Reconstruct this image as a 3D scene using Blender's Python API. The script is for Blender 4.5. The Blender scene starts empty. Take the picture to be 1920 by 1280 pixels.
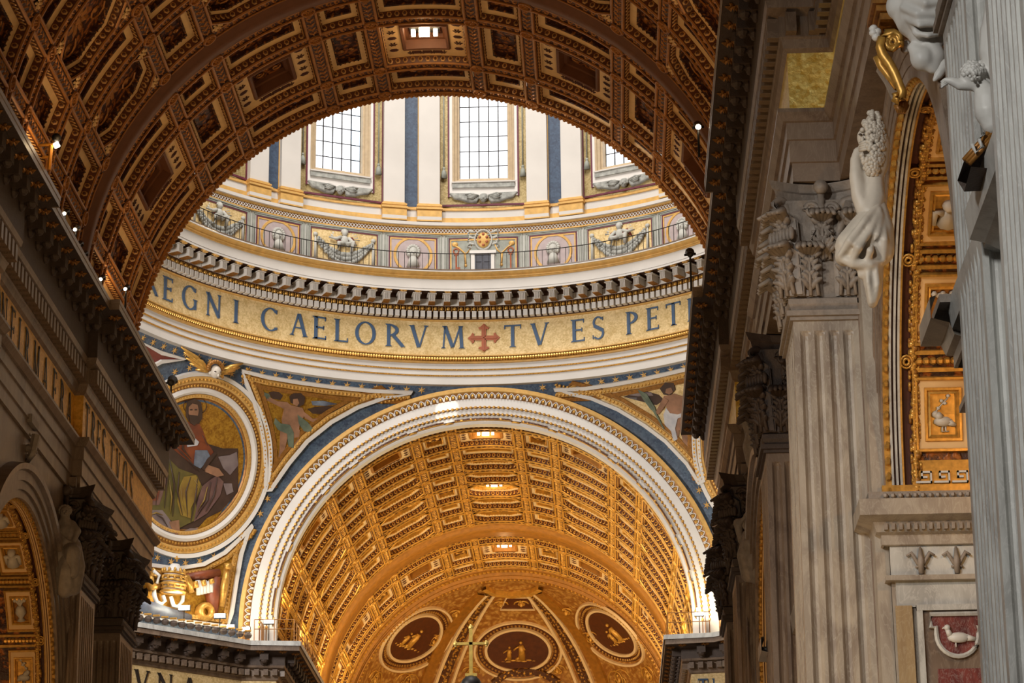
import bpy, math, random
from mathutils import Vector, Matrix, geometry
random.seed(7)
PI = math.pi
C = bpy.context.scene.collection
S = bpy.context.scene
# ------------------------------------------------------------------ camera, world, sun, large lights, exposure
F_PX, PITCH, YAW, ROLL = 4879.9, 0.3187, 0.0339, -0.0105
CAM = Vector((6.945, 0.0, 0.0))          # eye height is z = 0, the floor lies at z = -1.7
_r = Vector((math.cos(YAW), math.sin(YAW), 0))
_g = Vector((-math.sin(YAW), math.cos(YAW), 0))
_f = _g * math.cos(PITCH) + Vector((0, 0, math.sin(PITCH)))
_u = -_g * math.sin(PITCH) + Vector((0, 0, math.cos(PITCH)))
_right = _r * math.cos(ROLL) + _u * math.sin(ROLL)
_up = -_r * math.sin(ROLL) + _u * math.cos(ROLL)
cd = bpy.data.cameras.new('camera'); co = bpy.data.objects.new('camera', cd); C.objects.link(co)
cd.sensor_width = 36; cd.lens = F_PX / 1920 * 36; cd.clip_end = 500
m = Matrix((_right, _up, -_f)).transposed().to_4x4(); m.translation = CAM
co.matrix_world = m; S.camera = co
S.view_settings.view_transform = 'Standard'; S.view_settings.look = 'None'
S.view_settings.gamma = 1.0; S.view_settings.exposure = 0.0; S.view_settings.use_curve_mapping = False
S.cycles.max_bounces = 5; S.cycles.diffuse_bounces = 3; S.cycles.glossy_bounces = 2
S.cycles.sample_clamp_indirect = 4.0
try: S.cycles.use_light_tree = True
except Exception: pass
w = bpy.data.worlds.new('daylight'); S.world = w; w.use_nodes = True
bgn = w.node_tree.nodes['Background']; bgn.inputs[0].default_value = (1.0, 0.86, 0.7, 1); bgn.inputs[1].default_value = 0.035
def lamp(name, kind, loc, aim, energy, col, size=1.0, sizey=None, spot=None, blend=0.5):
    d = bpy.data.lights.new(name, kind); d.energy = energy; d.color = col
    if kind == 'AREA':
        d.size = size
        if sizey: d.shape = 'RECTANGLE'; d.size_y = sizey
    elif kind != 'SUN': d.shadow_soft_size = size
    if kind == 'SUN': d.angle = size
    if kind == 'SPOT': d.spot_size = math.radians(spot); d.spot_blend = blend
    o = bpy.data.objects.new(name, d); C.objects.link(o); o.location = loc
    v = Vector(aim) - Vector(loc)
    o.rotation_euler = v.to_track_quat('-Z', 'Y').to_euler()
    return o
WARM = (1.0, 0.66, 0.32); AMBER = (1.0, 0.5, 0.16); DAY = (1.0, 0.95, 0.9); COOL = (0.88, 0.95, 1.0)
SUNSPOT = CAM + (_right * (838 - 960) - _up * (768 - 640) + _f * F_PX).normalized() * (150.6 / (_right * (838 - 960) - _up * (768 - 640) + _f * F_PX).normalized().y)
# daylight falling through the dome (windows and lantern above the frame)
lamp('dome_daylight', 'AREA', (0, 118, 96), (0, 140, 46), 36000, DAY, 26)
lamp('transept_daylight', 'AREA', (-25, 108, 42), (8, 150, 42), 14500, DAY, 9)
lamp('sunbeam', 'SPOT', (9, 113, 66), SUNSPOT, 60000, (1, .97, .9), .05, spot=1.9, blend=.3)
lamp('nave_warm_fill', 'AREA', (0, 52, 3), (0, 96, 24), 1900, WARM, 8)  # unseen fill light added low in the nave to warm the walls
for s in (-1, 1):      # unseen lamps under the aisle arches, inferred from the soffits' warm glow
    lamp('aisle_arch_lamp', 'POINT', (s * 17.2, 55.5, 17.2), (0, 0, 0), 320, (1, .55, .2), .3); lamp('aisle_arch_lamp', 'POINT', (s * 15.6, 85.0, 17.2), (0, 0, 0), 160, (1, .55, .2), .3)
# daylight through the nave's upper windows on the left, striking the near right wall
lamp('nave_window_daylight', 'SPOT', (-11, 4, 26), (14, 42, 15), 38000, (1, .985, .94), 2.5, spot=50, blend=0.9)
lamp('nave_window_daylight', 'SPOT', (-11.2, 30, 30), (14, 63, 15), 21000, (1, .97, .91), 2.5, spot=36, blend=0.9)
# floodlights hidden on the nave cornices
for s in (-1, 1):
    for yy, e in ((66, 700), (84, 900), (99, 900)):
        lamp('nave_flood', 'AREA', (s * 11.6, yy, 33.0), (-s * 3, yy + 2, 46), e * .34, WARM, 0.6, 9)
    for yy in (154, 164, 174, 184):
        lamp('chancel_flood', 'AREA', (s * 10.6, yy, 32.0), (-s * 2, yy + 3, 44), 760, (1.0, .76, .42), 0.8, 7)
lamp('apse_flood', 'AREA', (0, 178, 22), (0, 200, 42), 1500, (1, .72, .4), 6)

# ------------------------------------------------------------------ picking points on real surfaces
def ray(u, v):
    return (_right * (u - 960) - _up * (v - 640) + _f * F_PX).normalized()
def onX(u, v, x):
    r = ray(u, v); return CAM + r * ((x - CAM.x) / r.x)
def onY(u, v, y):
    r = ray(u, v); return CAM + r * (y / r.y)
def onZ(u, v, z):
    r = ray(u, v); return CAM + r * (z / r.z)
def onS(u, v, cen, rho):
    r = ray(u, v); o = CAM - cen; b = o.dot(r); D = max(0.0, b * b - o.dot(o) + rho * rho)
    return CAM + r * (-b + math.sqrt(D))
def onDrum(u, v, R):
    r = ray(u, v); ox, oy = CAM.x, -DC; a = r.x ** 2 + r.y ** 2; b = ox * r.x + oy * r.y
    D = max(0.0, b * b - a * (ox * ox + oy * oy - R * R)); return CAM + r * ((-b + math.sqrt(D)) / a)
DC = 129.75                                   # centre of the crossing
SPC = Vector((0, DC, 32.3)); RHO = 25.64      # pendentive sphere
R1, H1 = 13.0, 33.4; R2, H2 = 12.52, 32.3; YA = 150.9   # nave vault, chancel vault, chancel arch wall

# ------------------------------------------------------------------ mesh helpers
class MB:
    def __init__(s): s.v = []; s.f = []; s.mi = []; s.k = 0
    def mat(s, k): s.k = k; return s
    def V(s, p): s.v.append((p[0], p[1], p[2])); return len(s.v) - 1
    def F(s, *i): s.f.append(i); s.mi.append(s.k)
    def quad(s, a, b, c, d): n = [s.V(p) for p in (a, b, c, d)]; s.F(*n)
    def box(s, x0, x1, y0, y1, z0, z1, M=None):
        P = [Vector((x, y, z)) for z in (z0, z1) for y in (y0, y1) for x in (x0, x1)]
        if M: P = [M @ p for p in P]
        n = [s.V(p) for p in P]
        for f in ((0, 2, 3, 1), (4, 5, 7, 6), (0, 1, 5, 4), (2, 6, 7, 3), (1, 3, 7, 5), (0, 4, 6, 2)): s.F(*[n[i] for i in f])
    def ring(s, rows, closed=False, cap=False):
        """rows: lists of points of equal length; skins them"""
        idx = [[s.V(p) for p in r] for r in rows]; n = len(rows[0]); mm = n if closed else n - 1
        for a, b in zip(idx[:-1], idx[1:]):
            for j in range(mm): s.F(a[j], a[(j + 1) % n], b[(j + 1) % n], b[j])
        if cap: s.F(*idx[0][::-1]); s.F(*idx[-1])
        return idx
    def tube(s, pts, r, n=6, closed=False, cap=True):
        pts = [Vector(p) for p in pts]; rows = []
        L = len(pts)
        for i, p in enumerate(pts):
            a = pts[(i - 1) % L] if closed or i > 0 else p; b = pts[(i + 1) % L] if closed or i < L - 1 else p
            t = (b - a); t = t.normalized() if t.length > 1e-9 else Vector((0, 0, 1))
            up = Vector((0, 0, 1)) if abs(t.z) < .9 else Vector((1, 0, 0))
            e1 = t.cross(up).normalized(); e2 = t.cross(e1)
            rr = r[i] if isinstance(r, (list, tuple)) else r
            rows.append([p + (e1 * math.cos(2 * PI * j / n) + e2 * math.sin(2 * PI * j / n)) * rr for j in range(n)])
        if closed: rows.append(rows[0])
        s.ring(rows, True, cap and not closed)
    def ball(s, c, rx, ry=None, rz=None, M=None, nu=8, nv=5):
        ry = rx if ry is None else ry; rz = rx if rz is None else rz; c = Vector(c)
        def P(t, f):
            q = Vector((rx * math.sin(t) * math.cos(f), ry * math.sin(t) * math.sin(f), rz * math.cos(t)))
            return c + (M @ q if M else q)
        top = s.V(P(0, 0)); rows = []
        for i in range(1, nv): rows.append([s.V(P(PI * i / nv, 2 * PI * j / nu)) for j in range(nu)])
        bot = s.V(P(PI, 0))
        for j in range(nu):
            s.F(top, rows[0][j], rows[0][(j + 1) % nu]); s.F(bot, rows[-1][(j + 1) % nu], rows[-1][j])
            for a, b in zip(rows[:-1], rows[1:]): s.F(a[j], b[j], b[(j + 1) % nu], a[(j + 1) % nu])
    def sweep(s, prof, path, closed=False):
        """prof: (out, up) pairs; path: list of (point, out_vector, up_vector)"""
        s.ring([[p + o * a + u * b for a, b in prof] for p, o, u in path] + ([[path[0][0] + path[0][1] * a + path[0][2] * b for a, b in prof]] if closed else []))
    def mesh(s, name, mats, smooth=False):
        me = bpy.data.meshes.new(name); me.from_pydata(s.v, [], s.f)
        for q in (mats if isinstance(mats, (list, tuple)) else [mats]): me.materials.append(q)
        if any(s.mi): me.polygons.foreach_set('material_index', s.mi)
        if smooth: me.polygons.foreach_set('use_smooth', [True] * len(me.polygons))
        me.update(); return me
    def build(s, name, mats, parent=None, smooth=False, **kw):
        return put(s.mesh(name, mats, smooth), name, parent, **kw)
def put(me, name, parent=None, M=None, label=None, cat=None, group=None, kind=None):
    o = bpy.data.objects.new(name, me); C.objects.link(o)
    if parent: o.parent = parent
    if M is not None: o.matrix_local = M
    if label: o['label'] = label
    if cat: o['category'] = cat
    if group: o['group'] = group
    if kind: o['kind'] = kind
    return o
def thing(name, label, cat, loc=(0, 0, 0), group=None, kind=None):
    o = put(None, name, None, Matrix.Translation(loc), label, cat, group, kind); return o
def at(x, y, z): return Matrix.Translation((x, y, z))

# ------------------------------------------------------------------ materials
def newmat(name):
    m = bpy.data.materials.new(name); m.use_nodes = True; nt = m.node_tree
    return m, nt, nt.nodes['Principled BSDF']
def plain(name, c, rough=.6, metal=0., var=.18, scale=3., bump=.0, bscale=20., c2=None, coord='Object', emis=None):
    m, nt, b = newmat(name); N = nt.nodes; L = nt.links
    b.inputs['Roughness'].default_value = rough; b.inputs['Metallic'].default_value = metal
    tc = N.new('ShaderNodeTexCoord'); nz = N.new('ShaderNodeTexNoise'); nz.inputs['Scale'].default_value = scale; nz.inputs['Detail'].default_value = 6
    L.new(tc.outputs[coord], nz.inputs['Vector'])
    rp = N.new('ShaderNodeValToRGB'); rp.color_ramp.elements[0].position = .3; rp.color_ramp.elements[1].position = .7
    c2 = c2 or tuple(x * (1 - var * 2) for x in c)
    rp.color_ramp.elements[0].color = (*c2, 1); rp.color_ramp.elements[1].color = (*c, 1)
    L.new(nz.outputs[0], rp.inputs[0]); L.new(rp.outputs[0], b.inputs['Base Color'])
    if bump:
        n2 = N.new('ShaderNodeTexNoise'); n2.inputs['Scale'].default_value = bscale; n2.inputs['Detail'].default_value = 4
        L.new(tc.outputs[coord], n2.inputs['Vector'])
        bp = N.new('ShaderNodeBump'); bp.inputs['Strength'].default_value = bump; bp.inputs['Distance'].default_value = .05
        L.new(n2.outputs[0], bp.inputs['Height']); L.new(bp.outputs[0], b.inputs['Normal'])
    if emis:
        b.inputs['Emission Color'].default_value = (*emis[0], 1); b.inputs['Emission Strength'].default_value = emis[1]
    return m
def relief(name, lo, hi, scale=6., rough=.45, metal=.3, bump=.7, cut=(.38, .55), dist=.08):
    """gilt foliage on a darker ground: swirling voronoi ornament as colour plus fine relief"""
    m, nt, b = newmat(name); N = nt.nodes; L = nt.links
    b.inputs['Roughness'].default_value = rough
    tc = N.new('ShaderNodeTexCoord')
    nz = N.new('ShaderNodeTexNoise'); nz.inputs['Scale'].default_value = scale * .55; nz.inputs['Detail'].default_value = 2
    L.new(tc.outputs['Object'], nz.inputs['Vector'])
    mx = N.new('ShaderNodeVectorMath'); mx.operation = 'MULTIPLY_ADD'; mx.inputs[1].default_value = (.55 * 3 / scale,) * 3
    L.new(nz.outputs['Color'], mx.inputs[0]); L.new(tc.outputs['Object'], mx.inputs[2])
    vo = N.new('ShaderNodeTexVoronoi'); vo.feature = 'SMOOTH_F1'; vo.inputs['Scale'].default_value = scale
    L.new(mx.outputs[0], vo.inputs['Vector'])
    n3 = N.new('ShaderNodeTexNoise'); n3.inputs['Scale'].default_value = scale * 3; n3.inputs['Detail'].default_value = 3
    L.new(mx.outputs[0], n3.inputs['Vector'])
    ad = N.new('ShaderNodeMath'); ad.operation = 'MULTIPLY_ADD'; ad.inputs[1].default_value = .55
    L.new(n3.outputs[0], ad.inputs[0]); L.new(vo.outputs['Distance'], ad.inputs[2])
    sc = N.new('ShaderNodeMath'); sc.operation = 'MULTIPLY'; sc.inputs[1].default_value = .75; L.new(ad.outputs[0], sc.inputs[0])
    rp = N.new('ShaderNodeValToRGB'); e = rp.color_ramp.elements
    e[0].position = cut[0]; e[0].color = (*hi, 1); e[1].position = cut[1]; e[1].color = (*lo, 1)
    L.new(sc.outputs[0], rp.inputs[0]); L.new(rp.outputs[0], b.inputs['Base Color'])
    rm = N.new('ShaderNodeMapRange'); rm.inputs[1].default_value = cut[1]; rm.inputs[2].default_value = cut[0]; rm.inputs[4].default_value = metal
    L.new(sc.outputs[0], rm.inputs[0]); L.new(rm.outputs[0], b.inputs['Metallic'])
    bp = N.new('ShaderNodeBump'); bp.invert = True; bp.inputs['Strength'].default_value = bump; bp.inputs['Distance'].default_value = dist
    L.new(sc.outputs[0], bp.inputs['Height']); L.new(bp.outputs[0], b.inputs['Normal'])
    return m
def marble(name, c1, c2, c3, scale=1.2, rough=.4, stretch=(1, 1, .35)):
    m, nt, b = newmat(name); N = nt.nodes; L = nt.links; b.inputs['Roughness'].default_value = rough
    tc = N.new('ShaderNodeTexCoord'); mp = N.new('ShaderNodeMapping'); mp.inputs['Scale'].default_value = stretch; L.new(tc.outputs['Object'], mp.inputs[0])
    n1 = N.new('ShaderNodeTexNoise'); n1.inputs['Scale'].default_value = scale; n1.inputs['Detail'].default_value = 8; n1.inputs['Distortion'].default_value = 1.5
    L.new(mp.outputs[0], n1.inputs['Vector'])
    r1 = N.new('ShaderNodeValToRGB'); e = r1.color_ramp.elements; e[0].position = .35; e[0].color = (*c2, 1); e[1].position = .62; e[1].color = (*c1, 1)
    L.new(n1.outputs[0], r1.inputs[0])
    n2 = N.new('ShaderNodeTexNoise'); n2.inputs['Scale'].default_value = scale * 2.3; n2.inputs['Detail'].default_value = 5; n2.inputs['Distortion'].default_value = 3
    L.new(mp.outputs[0], n2.inputs['Vector'])
    r2 = N.new('ShaderNodeValToRGB'); e = r2.color_ramp.elements; e[0].position = .46; e[0].color = (0, 0, 0, 1); e[1].position = .5; e[1].color = (1, 1, 1, 1)
    x = r2.color_ramp.elements.new(.54); x.color = (0, 0, 0, 1)
    L.new(n2.outputs[0], r2.inputs[0])
    mx = N.new('ShaderNodeMix'); mx.data_type = 'RGBA'; sc = N.new('ShaderNodeMath'); sc.operation = 'MULTIPLY'; sc.inputs[1].default_value = .5
    L.new(r2.outputs[0], sc.inputs[0]); L.new(sc.outputs[0], mx.inputs[0]); L.new(r1.outputs[0], mx.inputs[6]); mx.inputs[7].default_value = (*c3, 1)
    L.new(mx.outputs[2], b.inputs['Base Color']); return m
def mosaic(name, c, c2, scale=14, rough=.32, metal=.6, nscale=1.5, bump=.5):
    m, nt, b = newmat(name); N = nt.nodes; L = nt.links
    b.inputs['Roughness'].default_value = rough; b.inputs['Metallic'].default_value = metal
    tc = N.new('ShaderNodeTexCoord'); vo = N.new('ShaderNodeTexVoronoi'); vo.inputs['Scale'].default_value = scale; L.new(tc.outputs['Object'], vo.inputs['Vector'])
    nz = N.new('ShaderNodeTexNoise'); nz.inputs['Scale'].default_value = nscale; nz.inputs['Detail'].default_value = 8; L.new(tc.outputs['Object'], nz.inputs['Vector'])
    sp = N.new('ShaderNodeSeparateColor'); L.new(vo.outputs['Color'], sp.inputs[0])
    ad = N.new('ShaderNodeMath'); ad.operation = 'MULTIPLY_ADD'; ad.inputs[1].default_value = .45; L.new(sp.outputs[0], ad.inputs[0]); L.new(nz.outputs[0], ad.inputs[2])
    rp = N.new('ShaderNodeValToRGB'); e = rp.color_ramp.elements; e[0].position = .45; e[0].color = (*c2, 1); e[1].position = .95; e[1].color = (*c, 1)
    L.new(ad.outputs[0], rp.inputs[0]); L.new(rp.outputs[0], b.inputs['Base Color'])
    bp = N.new('ShaderNodeBump'); bp.inputs['Strength'].default_value = bump; bp.inputs['Distance'].default_value = .04
    L.new(ad.outputs[0], bp.inputs['Height']); L.new(bp.outputs[0], b.inputs['Normal']); return m
def glow(name, col, k, var=0):
    m, nt, b = newmat(name); b.inputs['Base Color'].default_value = (*col, 1); b.inputs['Emission Color'].default_value = (*col, 1); b.inputs['Emission Strength'].default_value = k
    return m
M = {}
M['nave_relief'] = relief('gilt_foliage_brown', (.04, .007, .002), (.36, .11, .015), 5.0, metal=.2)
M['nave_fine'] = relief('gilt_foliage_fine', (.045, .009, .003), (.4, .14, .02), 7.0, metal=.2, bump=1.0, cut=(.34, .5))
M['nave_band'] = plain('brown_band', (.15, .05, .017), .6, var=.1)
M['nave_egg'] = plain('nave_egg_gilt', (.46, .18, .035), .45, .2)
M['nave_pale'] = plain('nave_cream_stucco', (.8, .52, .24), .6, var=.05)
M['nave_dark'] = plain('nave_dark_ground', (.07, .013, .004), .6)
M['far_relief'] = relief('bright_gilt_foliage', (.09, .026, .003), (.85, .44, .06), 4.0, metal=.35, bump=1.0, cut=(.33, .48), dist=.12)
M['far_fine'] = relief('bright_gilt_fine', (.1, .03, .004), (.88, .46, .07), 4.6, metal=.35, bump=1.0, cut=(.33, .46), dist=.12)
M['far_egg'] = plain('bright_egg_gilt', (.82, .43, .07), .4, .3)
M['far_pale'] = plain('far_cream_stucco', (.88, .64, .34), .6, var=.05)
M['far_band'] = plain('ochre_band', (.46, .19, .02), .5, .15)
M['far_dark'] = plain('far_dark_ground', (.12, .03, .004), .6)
M['stucco'] = plain('white_stucco', (.62, .58, .53), .7, var=.05, scale=.6)
M['white'] = plain('bright_stucco', (.72, .68, .63), .65, var=.04, scale=.7)
M['ochre'] = plain('ochre_gold_paint', (.72, .42, .12), .5, .15, var=.12)
M['gilt'] = plain('gilding', (.7, .38, .08), .38, .5, var=.2, scale=8)
M['gilt_dk'] = plain('dark_gilding', (.4, .17, .03), .45, .3, var=.25, scale=8)
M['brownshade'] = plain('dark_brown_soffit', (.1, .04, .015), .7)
M['goldmosaic'] = mosaic('gold_mosaic', (.82, .62, .32), (.58, .4, .16), 12, .4, .12, 2.0)
M['goldolive'] = mosaic('olive_gold_mosaic', (.46, .35, .16), (.28, .2, .07), 14, .45, .2, 2.0)
M['goldleaf'] = mosaic('rippled_gold_leaf', (1.0, .8, .27), (.75, .47, .08), 9, .35, .25, 4, 1.6)
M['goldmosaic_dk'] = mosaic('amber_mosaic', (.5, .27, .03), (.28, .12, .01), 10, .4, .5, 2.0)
M['blue'] = mosaic('blue_mosaic', (.085, .13, .19), (.035, .055, .10), 10, .5, .0, 1.5, .3)
M['blue_dark'] = mosaic('slate_blue_strip', (.05, .08, .13), (.03, .045, .08), 8, .5, 0, 1.5, .2)
M['loop'] = plain('egg_loop_gilt', (.6, .32, .1), .5, .1)
M['egg_ground'] = plain('egg_ground_brown', (.13, .035, .01), .5)
M['frame_tan'] = plain('tan_window_frame', (.5, .37, .22), .6, var=.1)
M['amber_left'] = mosaic('bright_amber_mosaic', (.9, .52, .09), (.6, .3, .03), 10, .4, .2, 2.0)
M['letter'] = plain('blue_letter_mosaic', (.06, .11, .2), .5, var=.1)
M['black_letter'] = plain('black_letter', (.02, .012, .01), .5)
M['red'] = plain('porphyry_red', (.2, .03, .02), .5, var=.15)
M['crossred'] = plain('cross_red', (.42, .12, .05), .5, var=.1)
M['maroon'] = plain('maroon_line', (.14, .02, .04), .6)
M['marble'] = marble('grey_veined_marble', (.6, .6, .57), (.4, .39, .37), (.66, .65, .62))
M['marble_warm'] = marble('warm_grey_marble', (.44, .38, .31), (.27, .22, .18), (.5, .45, .38))
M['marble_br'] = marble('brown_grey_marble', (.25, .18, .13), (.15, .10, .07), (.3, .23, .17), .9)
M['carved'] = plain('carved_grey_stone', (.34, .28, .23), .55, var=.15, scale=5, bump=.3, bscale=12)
M['carved_shaded'] = plain('carved_shaded_stone', (.09, .06, .045), .6, var=.15, scale=5, bump=.3)  # darker copy of the carved stone, with soffit and bracket shade in its colour
M['statue'] = plain('statue_marble', (.6, .53, .44), .5, var=.08, scale=2)
M['statue_w'] = plain('white_statue_marble', (.72, .70, .66), .45, var=.06, scale=2)
M['iron'] = plain('dark_iron', (.03, .025, .022), .5, .5)
M['wood'] = plain('grey_door_wood', (.09, .09, .11), .6)
M['palestone'] = plain('painted_grey_stone', (.5, .49, .44), .7, var=.06, scale=2)
M['greyfig'] = plain('grisaille_figure', (.42, .42, .38), .7, var=.25, scale=4)
M['lilac'] = plain('lilac_ground', (.46, .37, .36), .7, var=.08)
M['sage'] = plain('grey_green_ground', (.33, .34, .29), .7, var=.15)
M['pane'] = glow('sky_lit_pane', (.90, .94, 1.0), 1.25)
M['pane2'] = glow('blue_sky_pane', (.72, .86, 1.0), 1.05)
M['lampglow'] = glow('lamp_glow', (1.0, .86, .6), 14)
M['lampwhite'] = glow('lamp_white', (1.0, .95, .85), 14)
# ------------------------------------------------------------------ coffered barrel vaults
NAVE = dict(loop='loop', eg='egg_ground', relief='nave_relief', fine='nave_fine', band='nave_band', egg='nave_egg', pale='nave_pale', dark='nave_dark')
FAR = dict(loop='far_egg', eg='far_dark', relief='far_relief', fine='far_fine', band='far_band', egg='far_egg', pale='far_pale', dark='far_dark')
def cmap(R):
    return lambda s, y, d: (math.sin(s / R) * (R + d), y, math.cos(s / R) * (R + d))
def loop(a, b, ch=0., n=6):
    """closed loop of (s, y) around a rectangle (or octagon) of half sizes a, b"""
    if ch: cor = [(-a + ch, -b), (a - ch, -b), (a, -b + ch), (a, b - ch), (a - ch, b), (-a + ch, b), (-a, b - ch), (-a, -b + ch)]
    else: cor = [(-a, -b), (a, -b), (a, b), (-a, b)]
    out = []; L = len(cor)
    for i in range(L):
        p, q = cor[i], cor[(i + 1) % L]; k = n if abs(p[0] - q[0]) > 1e-3 and abs(p[0]-q[0]) > ch * 1.2 else 1
        for j in range(k): out.append((p[0] + (q[0] - p[0]) * j / k, p[1] + (q[1] - p[1]) * j / k))
    return out
def skirt(mb, P, levels, ch=0.):
    """levels: (a, b, d) rings from outside in"""
    mb.ring([[P(s, y, d) for s, y in loop(a, b, ch and max(.05, ch - (levels[0][0] - a) * .586))] for a, b, d in levels], True)
def ovals(mb, P, pts, rx, ry, h):
    """row of small half-round eggs; pts: (s, y, d, angle)"""
    for s, y, d, an in pts:
        c = math.cos(an); q = math.sin(an); k = 6
        rim = [mb.V(P(s + (c * rx * math.cos(2 * PI * j / k) - q * ry * math.sin(2 * PI * j / k)), y + (q * rx * math.cos(2 * PI * j / k) + c * ry * math.sin(2 * PI * j / k)), d)) for j in range(k)]
        top = mb.V(P(s, y, d - h))
        for j in range(k): mb.F(rim[j], rim[(j + 1) % k], top)
def perim(a, b, step, ch=0.):
    L = loop(a, b, ch, 1); out = []
    for i in range(len(L)):
        p, q = L[i], L[(i + 1) % len(L)]; ln = math.hypot(q[0] - p[0], q[1] - p[1]); n = max(1, round(ln / step))
        for j in range(n):
            t = (j + .5) / n; out.append((p[0] + (q[0] - p[0]) * t, p[1] + (q[1] - p[1]) * t, math.atan2(q[1] - p[1], q[0] - p[0])))
    return out
def fill(mb, P, a, b, d, nx=4, ch=0):
    if ch:
        L = loop(a, b, ch, 3); c = mb.V(P(0, 0, d)); n = [mb.V(P(s, y, d)) for s, y in L]
        for j in range(len(n)): mb.F(n[j], n[(j + 1) % len(n)], c)
    else: mb.ring([[P(-a + 2 * a * i / nx, y, d) for i in range(nx + 1)] for y in (-b, b)])
def flower(mb, P, s0, y0, d, r, n=8, h=.08):
    for k in range(n):
        t = 2 * PI * k / n; ovals(mb, P, [(s0 + math.cos(t) * r * .6, y0 + math.sin(t) * r * .6, d, t)], r * .42, r * .2, h)
    ovals(mb, P, [(s0, y0, d - .02, 0)], r * .28, r * .28, h * 1.4)
def scrolls(mb, P, a, b, d, r=.045):
    """raised acanthus scrolls and a central flower on a coffer's ground"""
    flower(mb, P, 0, 0, d, min(a, b) * .55)
    for sx in (-1, 1):
        for sy in (-1, 1):
            cx, cy = sx * a * .62, sy * b * .5; q = min(a * .34, b * .42)
            pts = [P(cx + math.cos(t) * q * (1 - t / 9), cy + sy * math.sin(t) * q * (1 - t / 9), d - .03) for t in [k * .75 for k in range(9)]]
            mb.tube(pts, r, 4)
            ovals(mb, P, [(cx, cy, d, 0)], q * .3, q * .3, .06)
_cache = {}
def coffer_meshes(kind, R, wdeg, h, pal, key):
    k = (kind, key, round(wdeg, 2), round(h, 2))
    if k in _cache: return _cache[k]
    P = cmap(R); a = R * math.radians(wdeg) / 2 - .34; b = h / 2 - .34; out = []
    ch = min(a, b) * .52 if kind == 'octagon' else 0.
    D1 = .3
    mb = MB()   # outer egg-and-dart wall
    mb.mat(1); skirt(mb, P, [(a + .12, b + .12, 0), (a + .1, b + .1, -.06), (a + .03, b + .03, -.06), (a, b, .0)], ch)
    mb.mat(0); skirt(mb, P, [(a, b, .0), (a - .05, b - .05, D1)], ch)
    for s, y, an in perim(a - .005, b - .005, .31, ch):
        n = (-math.sin(an), math.cos(an))
        o = []
        for j in range(6):
            t = 2 * PI * j / 6; o.append(mb.V(P(s + math.cos(an) * .115 * math.cos(t) + n[0] * .04, y + math.sin(an) * .115 * math.cos(t) + n[1] * .04, .15 + .14 * math.sin(t))))
        i_ = []
        for j in range(6):
            t = 2 * PI * j / 6; i_.append(mb.V(P(s + math.cos(an) * .062 * math.cos(t) + n[0] * .07, y + math.sin(an) * .062 * math.cos(t) + n[1] * .07, .15 + .085 * math.sin(t))))
        c = mb.V(P(s + n[0] * .12, y + n[1] * .12, .14))
        for j in range(6): mb.mat(2).F(o[j], o[(j + 1) % 6], i_[(j + 1) % 6], i_[j]); mb.mat(0).F(i_[j], i_[(j + 1) % 6], c)
    out.append(('egg_molding', mb.mesh('egg_molding', [M[pal['eg']], M[pal['egg']], M[pal['loop']]])))
    fw = .27 if key == 'nave' else .2
    if kind in ('rect', 'square', 'octagon'):
        mb = MB(); a1, b1 = a - .05, b - .05
        if kind == 'octagon' and key == 'nave':
            a2, b2 = a1, b1
            skirt(mb, P, [(a1, b1, D1), (a1 - .14, b1 - .14, D1 + .05)], ch)
            for sx in (-1, 1):     # corner fields with pierced panels
                for sy in (-1, 1): flower(mb, P, sx * (a1 - .1), sy * (b1 - .1), -.02, .3, 6)
            fw = .14
        else: skirt(mb, P, [(a1, b1, D1), (a1 - fw, b1 - fw, D1 + .07)], ch)
        out.append(('frame', mb.mesh('frame', M[pal['pale']])))
        a2, b2 = a1 - fw, b1 - fw; d2 = D1 + .07; c2 = ch and max(.05, ch - fw * .6)
        mb = MB(); skirt(mb, P, [(a2, b2, d2), (a2 - .03, b2 - .03, d2 - .02), (a2 - .07, b2 - .07, d2 + .02), (a2 - .08, b2 - .08, d2 + .2)], c2)
        if kind == 'square' or kind == 'octagon':
            for s, y, an in perim(a2 - .05, b2 - .05, .2, c2): ovals(mb, P, [(s, y, d2 - .02, an)], .07, .05, .06)
        out.append(('inner_molding', mb.mesh('inner_molding', M[pal['egg']] if key == 'far' else M['nave_fine'])))
        mb = MB(); fill(mb, P, a2 - .08, b2 - .08, d2 + .2, 4, c2)
        if b2 > .3: scrolls(mb.mat(1), P, a2 - .2, b2 - .2, d2 + .19)
        else:
            n = max(2, int(a2 / .22))
            for i in range(n): flower(mb.mat(1), P, -a2 + .2 + (2 * a2 - .4) * i / (n - 1), 0, d2 + .19, .16, 5, .05)
        out.append(('panel', mb.mesh('panel', [M[pal['relief']], M[pal['egg']]])))
    else:  # wide coffer with a cream border of pierced ovals and stars around a deep framed opening
        a1, b1 = a - .05, b - .05; bw = min(.7, b1 * .4)
        mb = MB(); skirt(mb, P, [(a1, b1, D1), (a1 - .05, b1 - .05, D1 + .02), (a1 - bw, b1 - bw, D1 + .02)])
        mb.mat(1)
        for sx in (-1, 1):
            for i, y in enumerate([-b1 * .62, -b1 * .31, 0, b1 * .31, b1 * .62]):
                if i % 2 == 0: ovals(mb, P, [(sx * (a1 - bw * .5), y, D1 + .01, 0)], bw * .3, bw * .24, .06)
                else: flower(mb, P, sx * (a1 - bw * .5), y, D1 + .01, bw * .28, 6, .05)
        for sy in (-1, 1):
            for i in range(7):
                x = (-3 + i) / 3 * (a1 - bw * 1.5)
                if i % 2: ovals(mb, P, [(x, sy * (b1 - bw * .5), D1 + .01, 0)], bw * .3, bw * .24, .06)
                else: flower(mb, P, x, sy * (b1 - bw * .5), D1 + .01, bw * .26, 6, .05)
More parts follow.
